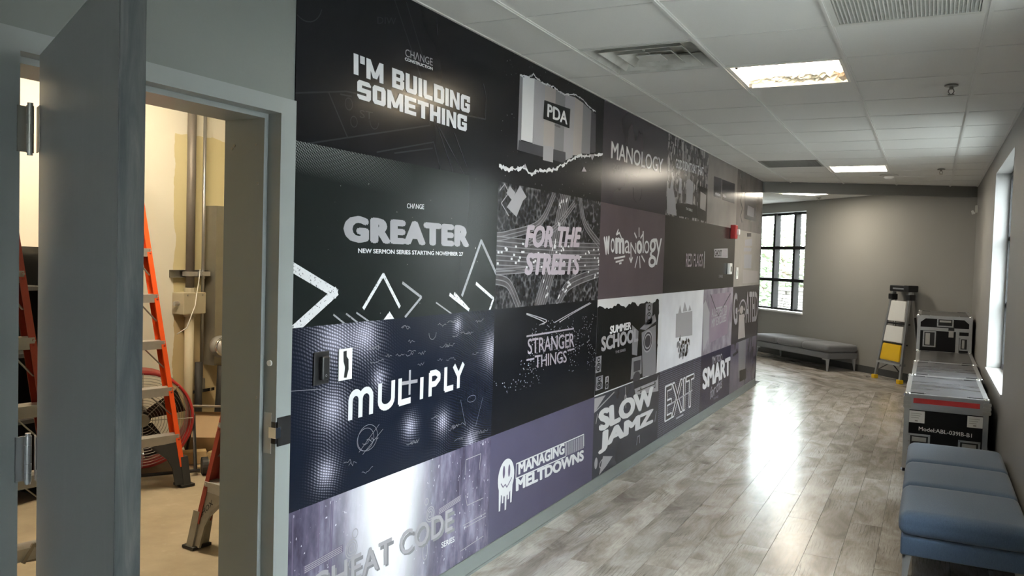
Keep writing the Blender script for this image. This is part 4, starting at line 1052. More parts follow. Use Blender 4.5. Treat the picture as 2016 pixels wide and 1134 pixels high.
def stroke_polys(lines, w):
    out = []
    for ln in lines:
        for (a, b), (c, d_) in zip(ln, ln[1:]):
            L = math.hypot(c-a, d_-b)
            if L < 1e-6: continue
            nx, ny = -(d_-b)/L*w/2, (c-a)/L*w/2; ex, ey = (c-a)/L*w*0.18, (d_-b)/L*w*0.18
            out.append([(a+nx-ex, b+ny-ey), (c+nx+ex, d_+ny+ey), (c-nx+ex, d_-ny+ey), (a-nx-ex, b-ny-ey)])
    return out
def strokes(P, name, lines, w, mat, lay=1): return flat_poly(P, name, stroke_polys(lines, w), mat, lay)
def circle(c, r, n=24, a0=0, a1=2*PI, ry=None):
    ry = ry or r; return [(c[0]+r*math.cos(a0+(a1-a0)*k/n), c[1]+ry*math.sin(a0+(a1-a0)*k/n)) for k in range(n+1)]
def disc(c, r, n=20, ry=None): return circle(c, r, n, 0, 2*PI*(n-1)/n, ry)
def text(P, s, bl, br, tl, mat, lay=2, label=None, name='lettering', **kw):
    ox, oz = P.location.y, P.location.z; x = 0.003+0.0005*lay
    O = Vector((x, bl[0]-ox, bl[1]-oz)); U = Vector((0, br[0]-bl[0], br[1]-bl[1])); V = Vector((0, tl[0]-bl[0], tl[1]-bl[1]))
    bm = fit_text(s, O, U, V, **kw)
    W_, H_ = P.data['w'], P.data['h']
    for co, no in (((x, 0, H_), (0, 0, 1)), ((x, 0, 0), (0, 0, -1)), ((x, 0, 0), (0, -1, 0)), ((x, W_, 0), (0, 1, 0))):
        bmesh.ops.bisect_plane(bm, geom=list(bm.verts)+list(bm.edges)+list(bm.faces), plane_co=co, plane_no=no, clear_outer=True)
    return obj(name, bm, mat, P, label=label)
_poster = poster
def poster(c, r, mat, label, rows=1):
    o = _poster(c, r, mat, label, rows); o.data['w'] = COLS[c+1]-COLS[c]; o.data['h'] = ROWS[r+rows]-ROWS[r]; return o

# --- background prints (procedural)
def mat_building():
    g = G('print_blueprint'); x, y, z = g.xyz(); f = g.noise(1.7, det=3)
    c = g.mix(f, (0.006, 0.009, 0.011), (0.014, 0.012, 0.014)); 
    return g.out(c, 0.2, IOR=1.22)
def dots(g, k, y, z, ang=0.35):
    ca, sa = math.cos(ang)*k, math.sin(ang)*k
    u = g.math('ADD', g.math('MULTIPLY', y, ca), g.math('MULTIPLY', z, sa)); v = g.math('SUBTRACT', g.math('MULTIPLY', z, ca), g.math('MULTIPLY', y, sa))
    return g.math('MULTIPLY', g.math('SINE', u), g.math('SINE', v))
def mat_greater():
    g = G('print_greater'); x, y, z = g.xyz()
    d_ = dots(g, 520, y, z)
    # halftone wedge along the top left edge
    m_ = g.math('SUBTRACT', g.math('ADD', z, g.math('MULTIPLY', y, 0.06)), 0.54); m_ = g.math('MULTIPLY', m_, 9.0, clamp=True)
    fade = g.math('SUBTRACT', 1.0, g.math('MULTIPLY', y, 1.35), clamp=True)
    h = g.math('MULTIPLY', g.math('MULTIPLY', m_, fade), g.math('GREATER_THAN', d_, 0.05))
    sp = g.math('GREATER_THAN', g.noise(60, det=1), 0.80)
    c = g.mix(g.math('MULTIPLY', g.noise(0.9, det=1), 0.9), (0.008, 0.011, 0.012), (0.014, 0.018, 0.016)); c = g.mix(h, c, (0.22, 0.23, 0.23)); c = g.mix(sp, c, (0.3, 0.3, 0.3))
    return g.out(c, 0.22, IOR=1.22)
def mat_multiply():
    g = G('print_multiply'); x, y, z = g.xyz()
    warp = g.noise(2.2, g.comb(0.0, y, z), 2)
    b1 = g.math('POWER', g.noise(3.1, g.scale((1, 1, 1.5), off=(3.1, 0.2, 0.4)), 1.0), 3.4)
    blobs = None
    for (py, pz), r_ in (((-0.871,1.249), 0.13), ((-0.668,1.250), 0.10), ((0.381,1.097), 0.09), ((-0.871,0.982), 0.10), ((-0.343,0.831), 0.055), ((0.192,0.669), 0.07), ((-0.899,0.754), 0.07), ((-0.577,1.068), 0.05), ((-0.075,0.808), 0.06), ((0.039,1.247), 0.04)):
        cy, cz = py-COLS[0], pz-ROWS[1]
        q = g.math('ADD', g.math('POWER', g.math('SUBTRACT', y, cy), 2.0), g.math('POWER', g.math('SUBTRACT', z, cz), 2.0))
        e = g.math('EXPONENT', g.math('MULTIPLY', q, -1.0/(r_*r_)))
        blobs = e if blobs is None else g.math('ADD', blobs, e)
    ph = g.math('ADD', g.math('MULTIPLY', z, 560.0), g.math('ADD', g.math('MULTIPLY', warp, 95.0), g.math('MULTIPLY', y, 180.0)))
    ln = g.math('ADD', g.math('MULTIPLY', g.math('SINE', ph), 0.5), 0.5)
    ph2 = g.math('SUBTRACT', g.math('MULTIPLY', y, 430.0), g.math('MULTIPLY', warp, 60.0))
    ln = g.math('MULTIPLY', ln, g.math('ADD', g.math('MULTIPLY', g.math('SINE', ph2), 0.35), 0.65))
    a = g.math('MULTIPLY', g.math('ADD', blobs, g.math('MULTIPLY', b1, 0.25)), ln)
    core = g.math('POWER', g.math('MULTIPLY', blobs, 0.85), 4.0)
    k = g.math('ADD', g.math('MULTIPLY', g.math('POWER', a, 1.35), 0.85), g.math('MULTIPLY', core, 0.35), clamp=True)
    c = g.mix(k, (0.008, 0.011, 0.020), (0.62, 0.60, 0.74))
    return g.out(c, 0.2, IOR=1.22)
def mat_cheat():
    g = G('print_cheat'); x, y, z = g.xyz()
    gy = g.math('MULTIPLY', g.math('SUBTRACT', y, 0.62), 4.6); glow = g.math('EXPONENT', g.math('MULTIPLY', g.math('POWER', gy, 2.0), -1.0))
    glow = g.math('MULTIPLY', glow, g.math('ADD', 0.55, g.math('MULTIPLY', z, 1.2)))
    n1 = g.noise(4, g.scale((1, 2.2, 0.8)), 5, 0.6); n2 = g.math('GREATER_THAN', g.noise(34, g.scale((1, 1.6, 1)), 2, 0.6), 0.70)
    c = g.ramp(n1, [(0.3, (0.035, 0.03, 0.055)), (0.5, (0.10, 0.088, 0.14)), (0.72, (0.26, 0.24, 0.33))])
    c = g.mix(n2, c, (0.55, 0.53, 0.62)); c = g.mix(g.math('MINIMUM', glow, 1.0), c, (0.88, 0.88, 0.92))
    return g.out(c, 0.2, IOR=1.22)
def mat_splat(name, a, b, sc_=40, th=0.72, mid=None, st=(1, 1, 1)):
    g = G(name); n = g.math('GREATER_THAN', g.noise(sc_, g.scale(st), 3, 0.6), th); m_ = g.noise(3, det=4)
    c = g.mix(m_, a, mid or a); return g.out(g.mix(n, c, b), 0.2, IOR=1.22)
def mat_city():
    g = G('print_city'); x, y, z = g.xyz()
    v = g.n('ShaderNodeTexVoronoi'); g.set(v.inputs['Vector'], g.scale((1, 1.0, 1.6))); v.inputs['Scale'].default_value = 42
    lit = g.math('MULTIPLY', g.math('LESS_THAN', v.outputs['Distance'], 0.22), g.math('GREATER_THAN', g.noise(3.4, det=2), 0.50))
    band = g.math('MULTIPLY', g.math('GREATER_THAN', z, 0.2), g.math('LESS_THAN', z, 0.56))
    c = g.mix(g.math('MULTIPLY', g.math('MULTIPLY', lit, band), 0.6), (0.008, 0.009, 0.012), (0.45, 0.45, 0.48)); return g.out(c, 0.2, IOR=1.22)
def mat_tree():
    g = G('print_tree_tops'); v = g.vor(36); n = g.noise(9, det=4)
    c = g.ramp(g.math('ADD', g.math('MULTIPLY', v, 0.5), g.math('MULTIPLY', n, 0.5)), [(0.36, (0.008, 0.008, 0.010)), (0.55, (0.028, 0.028, 0.032)), (0.8, (0.16, 0.16, 0.17))]); return g.out(c, 0.22, IOR=1.22)
def mat_collage(name, a, b, c_):
    g = G(name); v = g.n('ShaderNodeTexVoronoi', distance='CHEBYCHEV'); g.set(v.inputs['Vector'], g.scale((1, 1.6, 1.0))); v.inputs['Scale'].default_value = 16
    s_ = g.xyz(v.outputs['Color'])[0]; c = g.ramp(g.math('ADD', g.math('MULTIPLY', s_, 0.6), g.math('MULTIPLY', g.noise(25, det=4), 0.4)), [(0.3, a), (0.5, b), (0.72, c_)]); return g.out(c, 0.22, IOR=1.22)
def mat_soft(name, a, b, sc_=1.6, rough=0.2):
    g = G(name); return g.out(g.mix(g.ramp(g.noise(sc_, det=4), [(0.3, 0.0), (0.7, 1.0)]), a, b), rough, IOR=1.22)
def mat_speckle(name, base, hole, th=0.62):
    g = G(name); n = g.math('GREATER_THAN', g.noise(95, det=3, rough=0.7), th); return g.out(g.mix(n, base, hole), 0.2, IOR=1.22)
M['p_chalk'] = mat_speckle('print_chalk_white', (0.62, 0.62, 0.64), (0.03, 0.03, 0.035)); M['p_chalk2'] = mat_speckle('print_chalk_grey', (0.30, 0.30, 0.32), (0.02, 0.02, 0.025), 0.66)

# squared block letters for the first poster
BLK = {'I': ([(0, 0, 1, 1)], ''), "'": ([(0, .62, 1, 1)], ''), 'L': ([(0, 0, .36, 1), (0, 0, 1, .24)], 's'), 'T': ([(0, .76, 1, 1), (.32, 0, .68, 1)], ''),
 'E': ([(0, 0, .34, 1), (0, .77, 1, 1), (0, .39, .92, .61), (0, 0, 1, .23)], ''), 'H': ([(0, 0, .34, 1), (.66, 0, 1, 1), (0, .38, 1, .62)], ''),
 'U': ([(0, 0, .34, 1), (.66, 0, 1, 1), (0, 0, 1, .25)], 'sw'), 'O': ([(0, 0, .34, 1), (.66, 0, 1, 1), (0, 0, 1, .25), (0, .75, 1, 1)], 'nsew'),
 'D': ([(0, 0, .34, 1), (.66, 0, 1, 1), (0, 0, 1, .25), (0, .75, 1, 1)], 'en'), 'B': ([(0, 0, .34, 1), (.66, .55, 1, 1), (.66, 0, 1, .47), (0, 0, 1, .23), (0, .77, 1, 1), (0, .4, .9, .6)], 'en'),
 'G': ([(0, 0, .34, 1), (.66, 0, 1, .5), (0, 0, 1, .24), (0, .76, 1, 1), (.48, .36, 1, .55), (.66, .64, 1, 1)], 'nsw'), 'S': ([(0, .76, 1, 1), (0, .38, .34, 1), (0, .38, 1, .62), (.66, 0, 1, .62), (0, 0, 1, .24)], 'nsew'),
 'N': ([(0, 0, .3, 1), (.7, 0, 1, 1)], 'D'), 'M': ([(0, 0, .24, 1), (.76, 0, 1, 1)], 'V')}
WID = {'I': .34, "'": .34, 'M': 1.3, 'L': .85, ' ': .45}
def block_text(P, s_, bl, br, tl, mat, lay=3):
    tot = sum(WID.get(c, 1.0) for c in s_)+0.12*(len(s_)-1); polys = []; x = 0.0
    def mp(u, v): return (bl[0]+(br[0]-bl[0])*u/tot+(tl[0]-bl[0])*v, bl[1]+(br[1]-bl[1])*u/tot+(tl[1]-bl[1])*v)
    for c in s_:
        w_ = WID.get(c, 1.0)
        if c != ' ':
            rects, fl = BLK[c]; ps = [[(a, b), (c_, b), (c_, d_), (a, d_)] for a, b, c_, d_ in rects]
            if fl == 'D': ps.append([(0, 1), (.3, 1), (1, 0), (.7, 0)])
            elif fl == 'V': ps += [[(0, 1), (.24, 1), (.62, .12), (.38, .12)], [(.76, 1), (1, 1), (.62, .12), (.38, .12)]]
            else:
                q = 0.14
                if 'n' in fl and c != 'D' and c != 'B': ps = [clip(p_, -1, 1, 1-q) for p_ in ps]
                if 's' in fl: ps = [clip(p_, -1, -1, -q) for p_ in ps]
                if 'e' in fl or c in 'DB': ps = [clip(p_, 1, 1, 2-q) for p_ in ps]
                if 'w' in fl or c in 'DBSO': ps = [clip(p_, 1, -1, 1-q) for p_ in ps]
            polys += [[mp(x+a*w_, b) for a, b in p_] for p_ in ps if len(p_) > 2]
        x += w_+0.12
    return flat_poly(P, 'lettering', polys, mat, lay)
def jag(pts, amp, n=9, seed=1):
    r_ = random.Random(seed); out = []
    for (a, b), (c, d_) in zip(pts, pts[1:]):
        for k in range(n): out.append((a+(c-a)*k/n+r_.uniform(-1, 1)*amp*0.6, b+(d_-b)*k/n+r_.uniform(-1, 1)*amp))
    return out+[pts[-1]]
def torn(P, pts, w, mat, seed):
    q_ = jag(pts, w*0.28, 7, seed); r_ = random.Random(seed+50); polys = []
    for a, b in zip(q_, q_[1:]):
        h1 = w*r_.uniform(0.3, 1.3); polys.append([(a[0], a[1]-h1/2), (b[0], b[1]-h1/2), (b[0], b[1]+h1*0.4), (a[0], a[1]+h1*0.4)])
    flat_poly(P, 'torn_edge', polys, mat, 3)
# --- column 1
P = poster(0, 3, mat_building(), 'black blueprint poster with the words I\'M BUILDING SOMETHING')
block_text(P, "I'M BUILDING", (-0.787,2.247), (0.095,2.244), (-0.790,2.324), M['p_white'])
block_text(P, "SOMETHING", (-0.762,2.160), (0.071,2.155), (-0.765,2.232), M['p_white'])
text(P, "CH\u039bNGE", (-0.448,2.389), (-0.238,2.395), (-0.450,2.422), M['p_light'], offset=0.0)
text(P, "CONSTRUCTION", (-0.451,2.372), (-0.237,2.376), (-0.452,2.385), M['p_white'], offset=0.03)
strokes(P, 'line_art', [[(-1.152,2.106),(-0.827,2.174),(-0.249,2.207)], [(-0.929,2.152),(-0.815,2.006)], [(-0.862,2.157),(-0.796,2.161)], [(-1.059,1.947),(-0.246,2.137),(-0.262,2.205)], [(-0.629,1.973),(-0.214,2.069),(-0.149,1.953)], [(-0.508,1.984),(-0.221,2.041)],
    [(-0.533,2.595),(-0.044,1.957)], [(-0.450,2.609),(-0.320,2.421)], [(-0.175,2.141),(0.058,1.956)], [(-0.039,2.134),(0.085,1.990)], [(0.220,2.409),(0.249,2.353),(0.250,2.242),(0.011,2.228)], [(-0.215,2.609),(-0.203,2.535)]], 0.006, M['p_faint'])
strokes(P, 'line_art', [circle((-0.811,2.130),0.022), circle((-0.778,2.069),0.020), circle((-0.650,2.089),0.028,16,PI,2*PI), circle((-1.061,2.462),0.09,16,PI*1.1,PI*1.9)], 0.004, M['p_faint'])
text(P, "ST", (-0.744,2.090), (-0.660,2.095), (-0.745,2.120), M['p_faint'])
text(P, "DIW", (-0.645,2.471), (-0.519,2.500), (-0.646,2.498), M['p_faint'])
P = poster(0, 2, mat_greater(), 'dark poster with grey GREATER lettering above chalk arrows')
text(P, "GREATER", (-0.826,1.612), (0.125,1.614), (-0.830,1.715), M['p_light'], offset=0.075, spacing=1.14)
text(P, "NEW SERMON SERIES STARTING NOVEMBER 27", (-0.735,1.573), (0.069,1.572), (-0.736,1.591), M['p_white'], offset=0.03)
text(P, "CH\u039bNGE", (-0.410,1.766), (-0.278,1.770), (-0.411,1.788), M['p_white'], offset=0.01)
strokes(P, 'chalk_arrow', [[(-1.137,1.532),(-0.862,1.420)], [(-0.862,1.427),(-1.118,1.282)]], 0.036, M['p_chalk'])
strokes(P, 'chalk_arrow', [[(-0.692,1.357),(-0.566,1.488),(-0.445,1.353)]], 0.016, M['p_chalk'])
strokes(P, 'chalk_arrow', [[(-0.427,1.453),(-0.281,1.388),(-0.402,1.308)]], 0.012, M['p_chalk2'])
strokes(P, 'chalk_arrow', [[(0.070,1.385),(0.243,1.649)], [(0.243,1.649),(0.407,1.489)]], 0.018, M['p_chalk2'])
strokes(P, 'chalk_arrow', [[(0.204,1.440),(0.387,1.360),(0.347,1.300)], [(-0.042,1.393),(0.141,1.314)], [(-0.001,1.396),(0.121,1.325)]], 0.016, M['p_chalk'])
strokes(P, 'chalk_arrow', [[(-0.159,1.360),(-0.019,1.302)], [(-0.874,1.341),(-0.797,1.298)], [(-0.799,1.341),(-0.716,1.297)], [(-0.736,1.342),(-0.650,1.301)]], 0.007, M['p_chalk2'])
flat_poly(P, 'chalk_arrow', [[(-0.562,1.300),(-0.517,1.337),(-0.476,1.299)]], M['p_chalk'])
P = poster(0, 1, mat_multiply(), 'navy halftone wave poster reading MUL+IPLY')
# rounded hand-drawn letters
def arch(y0, y1, z0, z1, up=True, n=12):
    r_ = (y1-y0)/2; cy = (y0+y1)/2
    if up: return [(y0, z0)]+[(cy-r_*math.cos(PI*k/n), z1-r_+r_*math.sin(PI*k/n)) for k in range(n+1)]+[(y1, z0)]
    return [(y0, z1)]+[(cy-r_*math.cos(PI*k/n), z0+r_-r_*math.sin(PI*k/n)) for k in range(n+1)]+[(y1, z1)]
a0 = (-0.772,0.932); a1 = (0.093,0.952); hM = 0.105; sy = (a1[0]-a0[0]); dz = (a1[1]-a0[1])
am = (-0.386,0.941)
def LP(u, v):
    w0_, w1_, w2_ = 2*(u-0.5)*(u-1), -4*u*(u-1), 2*u*(u-0.5); return (a0[0]*w0_+am[0]*w1_+a1[0]*w2_, a0[1]*w0_+am[1]*w1_+a1[1]*w2_+v*hM)
def arch2(u0, u1, v0, v1, up):
    pts = arch(0, u1-u0, 0, 1, True)
    n = 10; out = [(u0, v0 if up else v1)]
    for k in range(n+1): out.append(((u0+u1)/2-(u1-u0)/2*math.cos(PI*k/n), (v1-0.32*(v1-v0)+0.32*(v1-v0)*math.sin(PI*k/n)) if up else (v0+0.32*(v1-v0)-0.32*(v1-v0)*math.sin(PI*k/n))))
    out.append((u1, v0 if up else v1)); return [LP(*q) for q in out]
strokes(P, 'lettering', [arch2(0.015, 0.105, 0, 0.93, True), arch2(0.105, 0.20, 0, 0.93, True), arch2(0.275, 0.39, 0.05, 1.0, False), [LP(0.45, 1.0), LP(0.45, 0.05), LP(0.54, 0.05)],
    [LP(0.64, 0.0), LP(0.64, 0.83)], [LP(0.715, 0.0), LP(0.715, 0.93), LP(0.76, 0.93), LP(0.79, 0.8), LP(0.79, 0.62), LP(0.76, 0.45), LP(0.715, 0.45)], [LP(0.85, 1.0), LP(0.85, 0.06), LP(0.915, 0.06)], [LP(0.925, 1.0), LP(0.965, 0.52), LP(1.005, 1.0)], [LP(0.965, 0.5), LP(0.965, 0.0)]], 0.026, M['p_white'], 2)
strokes(P, 'lettering', [[(-0.357,0.974),(-0.358,1.075)], [(-0.413,1.027),(-0.300,1.024)]], 0.015, M['p_light'], 4)
strokes(P, 'line_art', [circle((-0.660,0.834),0.055,24,ry=0.045), circle((-0.646,0.838),0.065,24,ry=0.052), circle((0.190,0.877),0.042,20,ry=0.016), [(0.082,0.887),(0.137,0.753)], [(0.304,0.868),(0.238,0.736)], [(-0.701,0.791),(-0.570,0.880)], [(-0.677,0.777),(-0.544,0.855)], circle((-0.182,1.226),0.03,16,PI,2*PI), [(-1.099,1.085),(-0.909,1.069)]], 0.0022, M['p_grey'])
rr_ = random.Random(11); sc_l = []
for k in range(46):
    yy = rr_.uniform(-0.95, 0.32); zz = rr_.choice([0.70, 0.76, 0.83, 1.10, 1.15, 1.20, 1.255]) + rr_.uniform(-0.01, 0.01); p = [(yy, zz)]
    for q in range(rr_.randint(4, 9)): p.append((p[-1][0]+rr_.uniform(0.006, 0.013), zz+rr_.uniform(-0.009, 0.009)))
    sc_l.append(p)
strokes(P, 'formula_scribbles', sc_l, 0.0018, M['p_grey'])
P = poster(0, 0, mat_cheat(), 'violet poster with glowing door gap and the words CHEAT CODE SERIES')
text(P, "CHEAT CODE", (-0.964,0.275), (0.058,0.261), (-0.967,0.375), M['p_grey'], 2, offset=0.02, spacing=1.05)
text(P, "CHEAT CODE", (-0.972,0.282), (0.038,0.274), (-0.975,0.389), M['p_light'], 3, offset=0.015, spacing=1.05)
text(P, "SERIES", (-0.059,0.213), (0.060,0.209), (-0.061,0.240), M['p_white'], 3, offset=0.02)
for c0, c1 in (((-1.007,0.422),(-0.793,0.435)), ((-0.090,0.391),(0.107,0.408))):
    L = ((c1[0]-c0[0]), (c1[1]-c0[1]))
    strokes(P, 'door_handle_print', [[c0, c1]], 0.030, M['p_purple'], 1)
    strokes(P, 'door_handle_print', [[(c0[0]+0, c0[1]+q), (c1[0], c1[1]+q)] for q in (-0.010, -0.003, 0.004, 0.011)], 0.003, M['p_light'], 2)
strokes(P, 'rosette_print', [circle((-0.736,0.417),r_,20) for r_ in (0.014, 0.026, 0.036)]+[circle((-0.164,0.401),r_,20) for r_ in (0.012, 0.024, 0.034)]+[circle((-0.715,0.472),0.018,12), circle((-0.197,0.466),0.015,12), circle((-0.733,0.356),0.02,12), circle((-0.199,0.242),0.02,12,ry=0.04)], 0.0045, M['p_light'], 2)
strokes(P, 'panel_line', [[(-1.074,0.639),(-1.073,0.422)], [(-0.932,0.639),(-0.932,0.363)], [(-0.863,0.636),(-0.868,0.353)], [(-0.854,0.636),(-0.859,0.350)], [(0.097,0.595),(0.099,0.113)]], 0.006, M['p_purple'])
strokes(P, 'circuit_line', [[(0.151,0.584),(0.299,0.584),(0.288,0.505)], [(0.151,0.584),(0.146,0.511)], [(0.156,0.408),(0.174,0.354),(0.339,0.350)], [(0.139,0.263),(0.371,0.264)], [(0.150,0.247),(0.372,0.248)], [(0.121,0.143),(0.350,0.151)]], 0.0035, M['p_light'])
# --- column 2
P = poster(1, 3, mat_splat('print_pda_black', (0.009, 0.009, 0.011), (0.35, 0.35, 0.36), 60, 0.71), 'black torn-paper poster with the letters PDA')
for (ax, ay, bx, by, m_) in ((1021,148,1028,300,'p_grey'), (1027,153,1050,278,'p_white'), (1049,158,1072,290,'p_light'), (1071,166,1092,300,'p_tan'), (1091,176,1111,312,'p_grey'), (1110,186,1131,315,'p_light'), (1130,196,1146,308,'p_tan'), (1145,205,1162,304,'p_grey'), (1161,216,1172,300,'p_dark')):
    tl = (-2.114,2.144)
for i_, (x0_, x1_, t0_, t1_, b_, m_) in enumerate(((((0.612,2.531))[0], ((0.648,2.533))[0], 0.02, 0.02, 0.0, 'p_grey'),)): pass
def vstrip(u0, t0, b0, u1, t1, b1, mat, lay=1): flat_poly(P, 'photo_strip', [[u0[0:2] if False else b0, b1, t1, t0]], mat, lay)
vstrip(0, (0.612,2.531), (0.607,2.140), 0, (0.648,2.528), (0.650,2.140), M['p_grey'])
vstrip(0, (0.648,2.528), (0.646,2.198), 0, (0.792,2.549), (0.790,2.199), M['p_white'])
vstrip(0, (0.792,2.549), (0.791,2.191), 0, (0.932,2.546), (0.931,2.189), M['p_light'])
vstrip(0, (0.932,2.546), (0.930,2.195), 0, (1.080,2.543), (1.079,2.185), M['p_tan'])
vstrip(0, (1.080,2.543), (1.078,2.191), 0, (1.221,2.543), (1.219,2.184), M['p_grey'])
vstrip(0, (1.221,2.543), (1.215,2.148), 0, (1.369,2.553), (1.359,2.189), M['p_light'])
vstrip(0, (1.369,2.553), (1.358,2.201), 0, (1.502,2.542), (1.496,2.218), M['p_tan'])
vstrip(0, (1.502,2.542), (1.495,2.230), 0, (1.642,2.519), (1.640,2.242), M['p_grey'])
vstrip(0, (1.642,2.519), (1.640,2.248), 0, (1.723,2.510), (1.737,2.266), M['p_dark'])
flat_poly(P, 'photo_strip', [[(0.614,2.138),(1.254,2.140),(1.248,2.206),(0.622,2.192)]], M['p_dark'], 2)
flat_poly(P, 'photo_strip', [[(0.929,2.123),(1.069,2.125),(1.069,2.213),(0.930,2.206)]], M['p_light'], 3)
torn(P, [(0.612,2.531),(0.722,2.543),(0.771,2.569),(0.817,2.557),(0.884,2.545),(0.987,2.551),(1.057,2.554),(1.116,2.542),(1.206,2.541),(1.360,2.569),(1.483,2.564),(1.597,2.537),(1.713,2.524)], 0.012, M['p_white'], 3)
torn(P, [(0.407,2.035),(0.515,2.026),(0.680,2.054),(0.789,2.030),(0.886,2.059),(1.058,2.080),(1.201,2.125),(1.353,2.176),(1.471,2.218),(1.555,2.219),(1.685,2.241),(1.894,2.279)], 0.022, M['p_white'], 3)
flat_poly(P, 'paper_scrap', [[(1.505,2.118),(1.589,2.127),(1.544,2.154)], [(0.680,2.054),(0.730,2.054),(0.703,2.078)], [(1.640,2.242),(1.729,2.252),(1.679,2.207)]], M['p_light'], 4)
flat_poly(P, 'name_plate', [[(0.919,2.352),(1.291,2.354),(1.297,2.470),(0.925,2.457)]], M['p_black'], 4)
text(P, "PDA", (0.966,2.371), (1.258,2.370), (0.967,2.445), M['p_white'], 5, offset=0.03)
text(P, "A SERIES", (1.074,2.336), (1.155,2.336), (1.073,2.347), M['p_black'], 5)
P = poster(1, 2, mat_tree(), 'aerial motorway junction poster reading FOR THE STREETS')
road = M['p_road'] = mat_soft('print_road', (0.05, 0.046, 0.05), (0.11, 0.104, 0.11), 9)
def curve(pts, n=8):
    out = []
    for i in range(len(pts)-1):
        p0 = pts[max(i-1, 0)]; p1 = pts[i]; p2 = pts[i+1]; p3 = pts[min(i+2, len(pts)-1)]
        for k in range(n):
            s_ = k/n; out.append(tuple(0.5*((2*p1[j])+(-p0[j]+p2[j])*s_+(2*p0[j]-5*p1[j]+4*p2[j]-p3[j])*s_*s_+(-p0[j]+3*p1[j]-3*p2[j]+p3[j])*s_**3) for j in range(2)))
    return out+[pts[-1]]
roads = [([(0.395,1.592),(1.060,1.583),(1.882,1.593)], 0.17), ([(1.268,1.966),(1.161,1.689),(1.099,1.539),(0.941,1.293)], 0.13), ([(1.104,1.947),(0.907,1.766),(0.536,1.690),(0.390,1.674)], 0.04), ([(1.492,1.968),(1.592,1.799),(1.895,1.661)], 0.045),
         ([(0.403,1.458),(0.553,1.429),(0.681,1.304)], 0.05), ([(1.192,1.292),(1.375,1.415),(1.892,1.491)], 0.06), ([(0.783,1.654),(1.119,1.747),(1.414,1.915)], 0.035), ([(0.401,1.497),(0.793,1.509),(1.209,1.554)], 0.03)]
for pts, w_ in roads: strokes(P, 'road', [curve(pts)], w_, road, 1)
ll = []
for pts, w_ in roads:
    c_ = curve(pts); nn = max(2, int(w_/0.022))
    for k in range(nn+1):
        o_ = -w_/2+w_*k/nn; q_ = []
        for i_ in range(len(c_)):
            a_, b_ = c_[max(i_-1, 0)], c_[min(i_+1, len(c_)-1)]; L = math.hypot(b_[0]-a_[0], b_[1]-a_[1]) or 1
            q_.append((c_[i_][0]-(b_[1]-a_[1])/L*o_, c_[i_][1]+(b_[0]-a_[0])/L*o_))
        ll.append(q_)
strokes(P, 'lane_line', ll, 0.0055, M['p_grey'], 2)
rr_ = random.Random(4); cars = []
for k in range(90):
    pts, w_ = rr_.choice(roads[:2]+roads[:1]+[roads[5]]); c_ = curve(pts); i_ = rr_.randrange(len(c_)-1); f_ = rr_.random(); o_ = rr_.uniform(-0.45, 0.45)*w_
    a_, b_ = c_[i_], c_[i_+1]; L = math.hypot(b_[0]-a_[0], b_[1]-a_[1]); ux, uz = (b_[0]-a_[0])/L, (b_[1]-a_[1])/L; cx, cz = a_[0]+ux*L*f_-uz*o_, a_[1]+uz*L*f_+ux*o_
    h1, h2 = 0.011, 0.006; cars.append([(cx+ux*h1-uz*h2, cz+uz*h1+ux*h2), (cx-ux*h1-uz*h2, cz-uz*h1+ux*h2), (cx-ux*h1+uz*h2, cz-uz*h1-ux*h2), (cx+ux*h1+uz*h2, cz+uz*h1-ux*h2)])
flat_poly(P, 'car_print', cars, M['p_white'], 3)
flat_poly(P, 'roof_print', [[(0.504,1.831),(0.619,1.787),(0.692,1.878),(0.734,1.901),(0.650,1.956),(0.610,1.918)], [(0.494,1.903),(0.560,1.871),(0.598,1.912),(0.532,1.943)]], M['p_light'], 3)
strokes(P, 'roof_outline', [[(0.420,1.910),(0.474,1.948),(0.522,1.906),(0.441,1.847),(0.530,1.787)]], 0.006, M['p_light'], 3)
text(P, "FOR THE", (0.722,1.625), (1.520,1.646), (0.738,1.752), M['p_mauve2'], 6, offset=0.05, shear=0.12)
text(P, "STREETS", (0.732,1.476), (1.518,1.474), (0.742,1.601), M['p_mauve2'], 6, offset=0.05, shear=0.12)
P = poster(1, 1, mat_city(), 'night city poster reading STRANGER THINGS')
text(P, "STRANGER", (0.807,1.036), (1.481,1.022), (0.801,1.124), M['p_mauve'], 3, offset=0.012, spacing=0.95)
text(P, "THINGS", (0.905,0.949), (1.366,0.937), (0.900,1.022), M['p_mauve'], 3, offset=0.012, spacing=0.95)
strokes(P, 'title_rule', [[(0.787,1.139),(1.463,1.138)], [(0.796,1.006),(0.894,1.005)], [(1.376,1.008),(1.482,1.009)]], 0.010, M['p_mauve'], 3)
strokes(P, 'light_trail', [curve([(0.778,1.266),(0.946,1.235),(1.052,1.209),(0.949,1.191)]), curve([(0.778,1.261),(0.932,1.227),(1.017,1.205)]), curve([(1.162,1.193),(1.390,1.233),(1.725,1.290)]), curve([(1.237,1.192),(1.471,1.239),(1.744,1.286)])], 0.006, M['p_light'], 2)
P = poster(1, 0, mat_soft('print_meltdown', (0.070, 0.064, 0.110), (0.082, 0.075, 0.125)), 'plain purple poster reading MANAGING MELTDOWNS with a dripping face')
text(P, "MANAGING", (0.736,0.378), (1.380,0.367), (0.732,0.447), M['p_white'], 2, offset=0.045)
text(P, "MELTDOWNS", (0.711,0.291), (1.709,0.258), (0.706,0.363), M['p_white'], 2, offset=0.05)
strokes(P, 'title_frame', [[(0.706,0.365),(0.707,0.446),(1.694,0.431),(1.701,0.353)], [(0.706,0.365),(1.398,0.345),(1.391,0.432)]], 0.007, M['p_white'], 2)
bl_ = []
